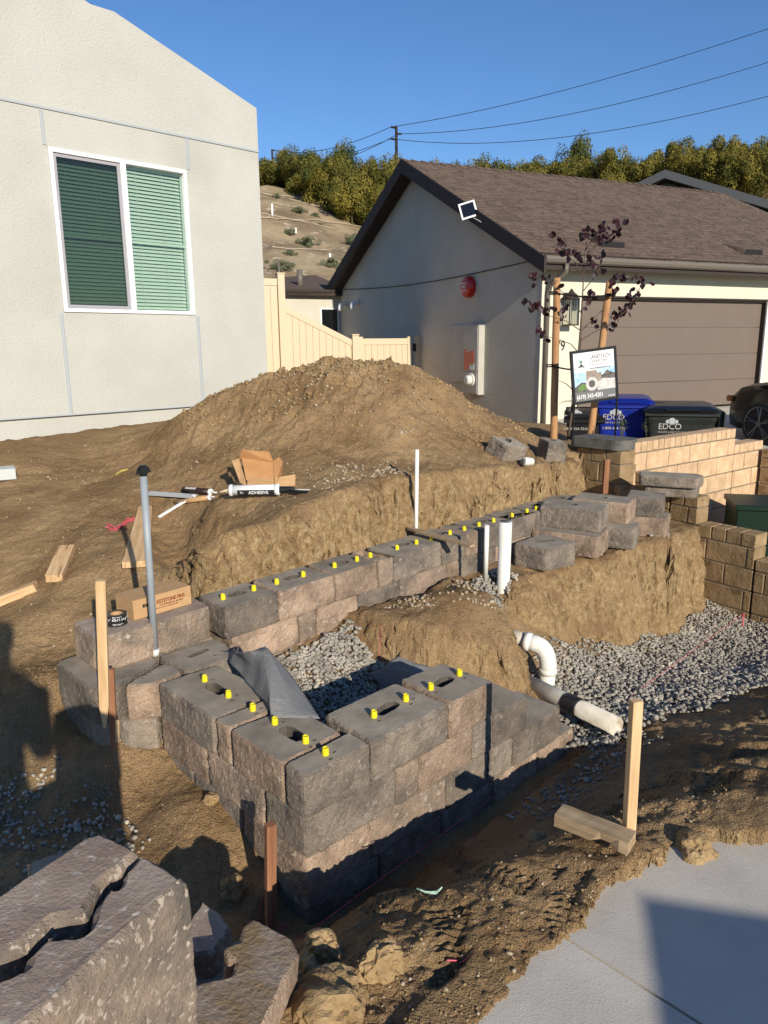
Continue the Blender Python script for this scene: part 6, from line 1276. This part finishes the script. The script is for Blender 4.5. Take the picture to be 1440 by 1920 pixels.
# white block at the left edge, by the house
b = MB(); b.box(-.12, .12, -.1, .1, 0, .09, .005); q_ = G(4, 896); tag(b.build('foam_block', mat('pale_grey_foam', (.50, .52, .50), rough=.7), None, fr((q_[0] - .02, q_[1], hgt(q_[0], q_[1]) - .01), .5)), 'pale grey square block at the left edge below the house', 'block')
b = MB(); pts = [G(x, y) for x, y in ((217, 893), (228, 886), (240, 884))]; b.tube([(p[0], p[1], hgt(p[0], p[1]) + .01) for p in pts], [.006, .012, .005], 6); tag(b.build('leaf_scrap', mat('dull_yellow_leaf', (.42, .34, .08), rough=.7), None), 'curled yellow leaf on the upper bare dirt', 'leaf')
# ------------------------------------------------------------------ neighbour roof
nb = thing('neighbour_house', 'dark grey gabled house with solar panels beyond the brown roof', 'house', (9.7, 27.2, 0), R(-25)); FNb = fr((9.7, 27.2, 0), R(-25))
m_ng = mat('neighbour_stucco', (.16, .17, .165), rough=.9); m_nt = mat('neighbour_trim', (.07, .075, .08), rough=.7)
b = MB(); b.prism([(-7, 0), (7, 0), (7, 4.3), (0, 6.95), (-7, 4.3)], 0, .25); b.box(-7, 7, .26, 12, 0, 4.2); b.build('wall', m_ng, nb, FNb)
for sgn in (-1, 1):
    b = MB(); vs = [(x, y, z) for y in (-.5, 12) for x, z in ((0, 7.22), (sgn * 7.8, 4.27), (sgn * 7.8, 4.08), (0, 7.03))]; b.add(vs, [(0, 1, 2, 3), (7, 6, 5, 4), (0, 4, 5, 1), (1, 5, 6, 2), (2, 6, 7, 3), (3, 7, 4, 0)]); b.build('roof', m_nt, nb, FNb)
    b = MB(); b.prism([(0, 7.25), (sgn * 7.9, 4.26), (sgn * 7.9, 4.0), (0, 6.99)] if sgn < 0 else [(0, 6.99), (7.9, 4.0), (7.9, 4.26), (0, 7.25)], -.56, -.505); b.build('rake_board', m_nt, nb, FNb)
for k in range(5):
    x = 1.0 + k * 1.1; z = lambda x: 7.22 - x * .3782 + .16; b = MB(); vs = [(x, .3, z(x)), (x + 1.05, .3, z(x + 1.05)), (x + 1.05, 2.0, z(x + 1.05)), (x, 2.0, z(x)), (x, .3, z(x) - .04), (x + 1.05, .3, z(x + 1.05) - .04), (x + 1.05, 2.0, z(x + 1.05) - .04), (x, 2.0, z(x) - .04)]
    b.add(vs, [(0, 1, 2, 3), (7, 6, 5, 4), (0, 4, 5, 1), (1, 5, 6, 2), (2, 6, 7, 3), (3, 7, 4, 0)]); b.build('solar_panel', m_solar, nb, FNb)
tubeobj2('vent_pipe', [(4.2, 1.6, 5.0), (4.2, 1.6, 6.3)], .06, m_wht, nb, FNb)
# ------------------------------------------------------------------ trees on the hill
def crown_mesh(seed, n=12000, tall=1.0):
    r = np.random.default_rng(seed); k = 30; cc = np.stack([r.normal(0, .42, k), r.normal(0, .42, k), r.uniform(.12, .88, k) * tall], -1); cc[:3, :2] *= .3; cc[0, 2] = tall * .9; cr = r.uniform(.13, .27, k)
    i = r.integers(0, k, n); d = r.normal(size=(n, 3)); d /= np.linalg.norm(d, axis=1)[:, None]; rad = cr[i] * r.uniform(.62, 1.05, n); p = cc[i] + d * rad[:, None]; p[:, 2] = np.maximum(p[:, 2], .02)
    s = r.uniform(.012, .030, n); a = r.normal(size=(n, 3)); a /= np.linalg.norm(a, axis=1)[:, None]; dn = d + r.normal(0, .38, (n, 3)); dn /= np.linalg.norm(dn, axis=1)[:, None]; a = a - dn * (a * dn).sum(1)[:, None]; a /= np.linalg.norm(a, axis=1)[:, None]; b_ = np.cross(a, dn); b_ /= np.linalg.norm(b_, axis=1)[:, None]
    a *= s[:, None]; b_ *= s[:, None] * .7; v = np.stack([p - a, p + b_, p + a, p - b_], 1).reshape(-1, 3); me = bpy.data.meshes.new('crown'); me.vertices.add(len(v)); me.vertices.foreach_set('co', v.ravel().astype(np.float32)); me.loops.add(n * 4); me.loops.foreach_set('vertex_index', np.arange(n * 4, dtype=np.int32)); me.polygons.add(n); me.polygons.foreach_set('loop_start', (np.arange(n) * 4).astype(np.int32)); me.update(calc_edges=True); return me
crowns = []
for s in range(6):
    me = crown_mesh(s + 30, tall=(1.0, 1.15, .9, 1.3, 1.0, 1.1)[s]); me.materials.append(m_crown[0 if s != 4 else 1]); crowns.append(me)
tm = MB(); tm.tube([(0, 0, -.1), (.02, 0, .25), (0, .02, .55)], [.035, .025, .012], 7); tm.tube([(.02, 0, .22), (.16, .05, .5)], [.016, .006], 5); tm.tube([(.01, 0, .28), (-.15, -.04, .55)], [.014, .006], 5)
tme = bpy.data.meshes.new('trunk'); tme.from_pydata(tm.v, [], tm.f); tme.materials.append(m_bark)
def htree(x, y, h, w, ci, label, name='hill_tree', cat='tree', group='trees along the crest of the hill'):
    z = float(hill(np.array([x]), np.array([y]))[0]); t = thing(name, label, cat, (x, y, z - .1), random.uniform(0, 6.28), group); t.scale = (w, w, h)
    for nm, me in (('crown', crowns[ci]), ('trunk', tme)):
        o = bpy.data.objects.new(nm, me); link(o); o.parent = t
def projx(x, y): return 720 + FPX * x / (y * math.cos(PITCH))
def top_at(px):     # skyline of the trees in the picture
    return np.interp(px, [480, 520, 560, 600, 640, 665, 690, 720, 745, 775, 800, 900, 930, 960, 1000, 1040, 1065, 1100, 1150, 1200, 1240, 1270, 1300, 1350, 1400, 1440, 1500], [312, 306, 300, 300, 296, 282, 296, 292, 284, 300, 305, 296, 290, 300, 296, 290, 292, 300, 292, 286, 300, 278, 264, 266, 262, 264, 270])
kinds = ['olive-green rounded tree on the hill crest', 'taller yellow-green tree on the hill crest', 'low spreading tree on the hill crest', 'narrow upright tree on the hill crest', 'darker green tree on the hill crest', 'bushy golden-tipped tree on the hill crest']
px = 470
ti = 0
tcount = [0, 0]
ORD = 'first second third fourth fifth sixth seventh eighth ninth tenth eleventh twelfth thirteenth fourteenth fifteenth sixteenth seventeenth eighteenth nineteenth twentieth'.split()
ORD += ['twenty-' + o for o in ORD[:9]] + ['thirtieth'] + ['thirty-' + o for o in ORD[:9]]
ordn = lambda i: ORD[i]
while px < 1500:
    for row, (Y, dpy) in enumerate(((77.5, 0), (84, 0))):
        pxx = px + (18 if row else 0) + random.uniform(-6, 6)
        if row == 0 and not (pxx < 800 or ti % 1 == 0): continue
        x = (pxx - 720) * Y * math.cos(PITCH) / FPX * 1.0; zg = float(hill(np.array([x]), np.array([Y]))[0]); topz = D(pxx, top_at(pxx) + random.uniform(-2, 8) + (14 if row == 0 else 0), Y)[2]
        h = max(2.5, (topz - zg) / 1.12); ci = random.choice((0, 1, 2, 3, 5, 0, 5, 4)); side = 'left of the brown roof' if pxx < 760 else 'above the brown roof'
        htree(x, Y, h / (1.0, 1.15, .9, 1.3, 1.0, 1.1)[ci] * 1.05, random.uniform(3.4, 4.4), ci, (ordn(tcount[row]) + ' tree from the left in the ' + ('front', 'back')[row] + ' row along the hill crest')); tcount[row] += 1
    px += random.uniform(32, 42); ti += 1
lowi = {True: 0, False: 0}
for pxx, py_, Y, h, ci in sorted(((640, 395, 70, 4.2, 5), (668, 402, 68, 4.0, 0), (690, 408, 69, 3.8, 5), (615, 372, 72, 3.6, 0), (655, 370, 73, 5.5, 4), (700, 392, 71, 5, 1), (590, 360, 74, 3.6, 4), (560, 352, 75, 3.4, 0), (1075, 292, 86, 7.0, 4), (1130, 320, 74, 4.2, 2), (1320, 330, 72, 4.6, 5), (1390, 335, 70, 4.6, 2), (1250, 330, 74, 4.2, 0), (1430, 340, 72, 4.6, 0))):
    x = (pxx - 720) * Y * math.cos(PITCH) / FPX; htree(x, Y, h * 1.0, 3.2, ci, ordn(lowi[pxx < 760]) + (' low tree from the left on the slope left of the brown roof' if pxx < 760 else ' tree from the left standing before the crest row over the roof')); lowi[pxx < 760] += 1
bs = [(650, 405, 66, 1.4), (545, 440, 52, .9), (576, 460, 50, 1.5), (560, 398, 60, 1.0), (665, 460, 50, 1.6), (530, 505, 45, 1.3), (518, 372, 64, .9), (590, 405, 58, .7), (700, 405, 68, 1.3), (545, 478, 48, .8), (620, 500, 45, 1.2), (600, 420, 60, .6)]
bl_ = ['pale sage bush right under the low trees beside the roof', 'small bush by the mid-slope irrigation line', 'round green bush in the middle of the bare slope', 'low tuft beneath the uppermost irrigation line', 'dark bush half hidden by the brown roof rake', 'low bush just above the tan fence', 'tuft of grass at the top left of the slope', 'little tuft under the short upper irrigation line', 'pale bush where the trees meet the brown roof', 'tiny bush above the round green one', 'wide scrub at the foot of the slope', 'small green tuft near mid slope']
for i, (pxx, pyy, Y, w) in enumerate(bs):
    # walk the sight line to the hill surface
    best = min(np.linspace(36, 76, 161), key=lambda yy: abs(float(hill(np.array([D(pxx, pyy, yy)[0]]), np.array([yy]))[0]) - D(pxx, pyy, yy)[2])); x = D(pxx, pyy, best)[0]
    z = float(hill(np.array([x]), np.array([best]))[0]); t = thing('hill_bush', bl_[i], 'bush', (x, best, z - .15), random.uniform(0, 6), 'scrub bushes on the bare slope'); t.scale = (w * .75, w * .75, w * .55)
    me = crowns[i % 3].copy(); me.materials.clear(); me.materials.append(m_bush); o = bpy.data.objects.new('crown', me); link(o); o.parent = t
def onhill(pxx, pyy, off=.12):
    best = min(np.linspace(34, 77, 173), key=lambda yy: abs(float(hill(np.array([D(pxx, pyy, yy)[0]]), np.array([yy]))[0]) - D(pxx, pyy, yy)[2])); x = D(pxx, pyy, best)[0]; return Vector((x, best, float(hill(np.array([x]), np.array([best]))[0]) + off))
m_irr = mat('irrigation_line', (.46, .38, .28), rough=.8)
for l, lb in (([(488, 364), (520, 371), (560, 380), (600, 390), (645, 402)], 'uppermost pale irrigation line down the bare slope'), ([(530, 369), (560, 373), (600, 375)], 'short pale irrigation line under the trees'), ([(490, 402), (530, 410), (580, 420), (622, 432)], 'pale irrigation line slanting across mid slope'), ([(490, 411), (540, 414), (600, 417), (690, 429)], 'long level irrigation line across mid slope'), ([(492, 462), (540, 470), (600, 471), (655, 474)], 'lowest pale irrigation line above the fence'), ([(510, 383), (545, 389), (562, 392)], 'short sagging irrigation line near the white post')):
    b = MB(); pts = []
    for (x0_, y0_), (x1_, y1_) in zip(l, l[1:]):
        for k in range(5): pts.append(onhill(x0_ + (x1_ - x0_) * k / 5, y0_ + (y1_ - y0_) * k / 5))
    pts.append(onhill(*l[-1])); b.tube(pts, .035, 5); tag(b.build('irrigation_line', m_irr, None), lb, 'irrigation line')
for pxx, y0_, y1_, lb in ((511, 404, 382, 'tallest white survey post on the bare slope'), (555, 437, 427, 'short white survey post mid slope'), (586, 460, 450, 'white survey post beside the round bush'), (619, 482, 475, 'lowest white survey post on the slope')):
    p = onhill(pxx, y0_, 0); b = MB(); b.box(p.x - .06, p.x + .06, p.y - .06, p.y + .06, p.z - .2, D(pxx, y1_, p.y)[2]); tag(b.build('survey_post', m_wht, None), lb, 'post')
# ------------------------------------------------------------------ utility poles and wires
pt = D(743, 237, 120); b0z = 12
t = thing('utility_pole', 'nearer wooden utility pole with three short arms above the trees', 'utility pole', (pt[0], 120, b0z))
tubeobj('pole_shaft', [(pt[0], 120, b0z), pt], [.28, .20], m_upole, t, n=8)
arms = []
for pyy, sgn in ((240, -1), (251, 1), (262, -1)):
    p = Vector(D(743, pyy, 120)); q = Vector(D(743 + sgn * 10, pyy - (2 if sgn < 0 else 0), 120)); b = MB(); b.tube([p, q], .14, 6); b.build('crossarm', m_upole, t); arms.append(q)
pt2 = D(510, 280, 190); t = thing('utility_pole', 'farther utility pole near the corner of the cream house', 'utility pole', (pt2[0], 190, b0z)); tubeobj('pole_shaft', [(pt2[0], 190, b0z), pt2], [.3, .22], m_upole, t, n=8); arms2 = []
for pyy in (282, 296): p = Vector(D(510, pyy, 190)); q = Vector(D(517, pyy - 0, 190)); b = MB(); b.tube([p, q], .14, 6); b.build('crossarm', m_upole, t); arms2.append(q)
def wire(label, a, b_, sag, r=.045):
    a = Vector(a); b_ = Vector(b_); bb = MB(); n = 24; bb.tube([a.lerp(b_, i / n) - Vector((0, 0, sag * 4 * (i / n) * (1 - i / n))) for i in range(n + 1)], [r * (a.lerp(b_, i / n).y / 120) for i in range(n + 1)], 5); tag(bb.build('power_line', m_wire, None), label, 'power line')
wire('highest power line sweeping up to the right', arms[0], D(1500, 34, 75), 1.0); wire('middle power line sweeping up to the right', arms[1], D(1500, 98, 75), 1.6); wire('lowest power line sweeping to the right', arms[2], D(1500, 164, 75), 2.2)
wire('upper power line between the two far poles', arms[0], arms2[0], 1.6); wire('lower power line between the two far poles', arms[2], arms2[1], 1.6); wire('extra low power line between the two far poles', arms[2] + Vector((.6, 0, .4)), arms2[1] + Vector((.3, 0, -.2)), 2.4)
# ------------------------------------------------------------------ the photographer and an added block pallet standing in for an unknown caster, both behind the camera, whose shadows fall in view
def person():
    t = thing('person', 'person in shirt and jeans whose standing shadow falls on the left dirt', 'person', (-.33, -.42, 0)); t.scale = (1.08, 1.08, 1.085)
    J = [(0, 0, .95), (0, 0, 1.12), (0, .0, 1.30), (0, .0, 1.46), (0, .01, 1.53), (0, .02, 1.60), (0, .03, 1.70), (0, .03, 1.78),
         (-.19, 0, 1.43), (-.24, .03, 1.18), (-.12, .20, 1.22), (-.05, .26, 1.30), (.19, 0, 1.43), (.24, .05, 1.18), (.16, .22, 1.28), (.14, .28, 1.36),
         (-.10, 0, .90), (-.12, .02, .50), (-.13, -.02, .09), (-.13, .14, .04), (.10, 0, .90), (.12, .02, .50), (.13, -.02, .09), (.13, .14, .04)]
    E_ = [(0, 1), (1, 2), (2, 3), (3, 4), (4, 5), (5, 6), (6, 7), (3, 8), (8, 9), (9, 10), (10, 11), (3, 12), (12, 13), (13, 14), (14, 15), (0, 16), (16, 17), (17, 18), (18, 19), (0, 20), (20, 21), (21, 22), (22, 23)]
    Rr = [.19, .18, .19, .14, .06, .07, .10, .07, .085, .065, .05, .045, .085, .065, .05, .045, .14, .10, .065, .05, .14, .10, .065, .05]
    me = bpy.data.meshes.new('body'); me.from_pydata([(x + (.02 if i in (5, 6, 7) else 0), y, z) for i, (x, y, z) in enumerate(J)], E_, []); o = bpy.data.objects.new('body', me); link(o); o.parent = t; me.materials.append(m_shirt)
    md = o.modifiers.new('skin', 'SKIN'); 
    for v, r in zip(me.skin_vertices[0].data if me.skin_vertices else [], Rr): v.radius = (r, r * .85)
    if not me.skin_vertices:
        pass
    me.skin_vertices[0].data[0].use_root = True
    o.modifiers.new('sub', 'SUBSURF').levels = 2; o.modifiers['sub'].render_levels = 2
try: person()
except Exception as ex: print('person', ex)
tcx = Vector((.843, 2.013)) + 3.43 * Vector((.371, -.928)); pal = thing('added_shadow_pallet', 'square pallet load whose shadow falls across the concrete walk', 'pallet', (tcx.x, tcx.y, 0))
Fpal = fr((tcx.x, tcx.y, 0), R(-13.5))  # added stand-in, placed to throw the square shadow onto the walk
b = MB()
for k in range(6): b.box(.0, 1.2, -1.2 + k * .21, -1.2 + k * .21 + .12, .10, .12)
for k in range(3): b.box(k * .55, k * .55 + .09, -1.2, 0, .0, .10)
b.build('pallet_deck', m_woodg, pal, Fpal); h_ = 3.43 * math.tan(R(SUN_EL)) - .12
for k in range(5):
    for i in range(3):
        for j in range(4):
            b = MB(); b.box(i * .4 + .002, i * .4 + .398, -1.2 + j * .3 + .002, -1.2 + j * .3 + .298, .12 + k * h_ / 5, .12 + (k + 1) * h_ / 5 - .002, .006); b.build('block', m_side[(i + j + k) % 3], pal, Fpal)
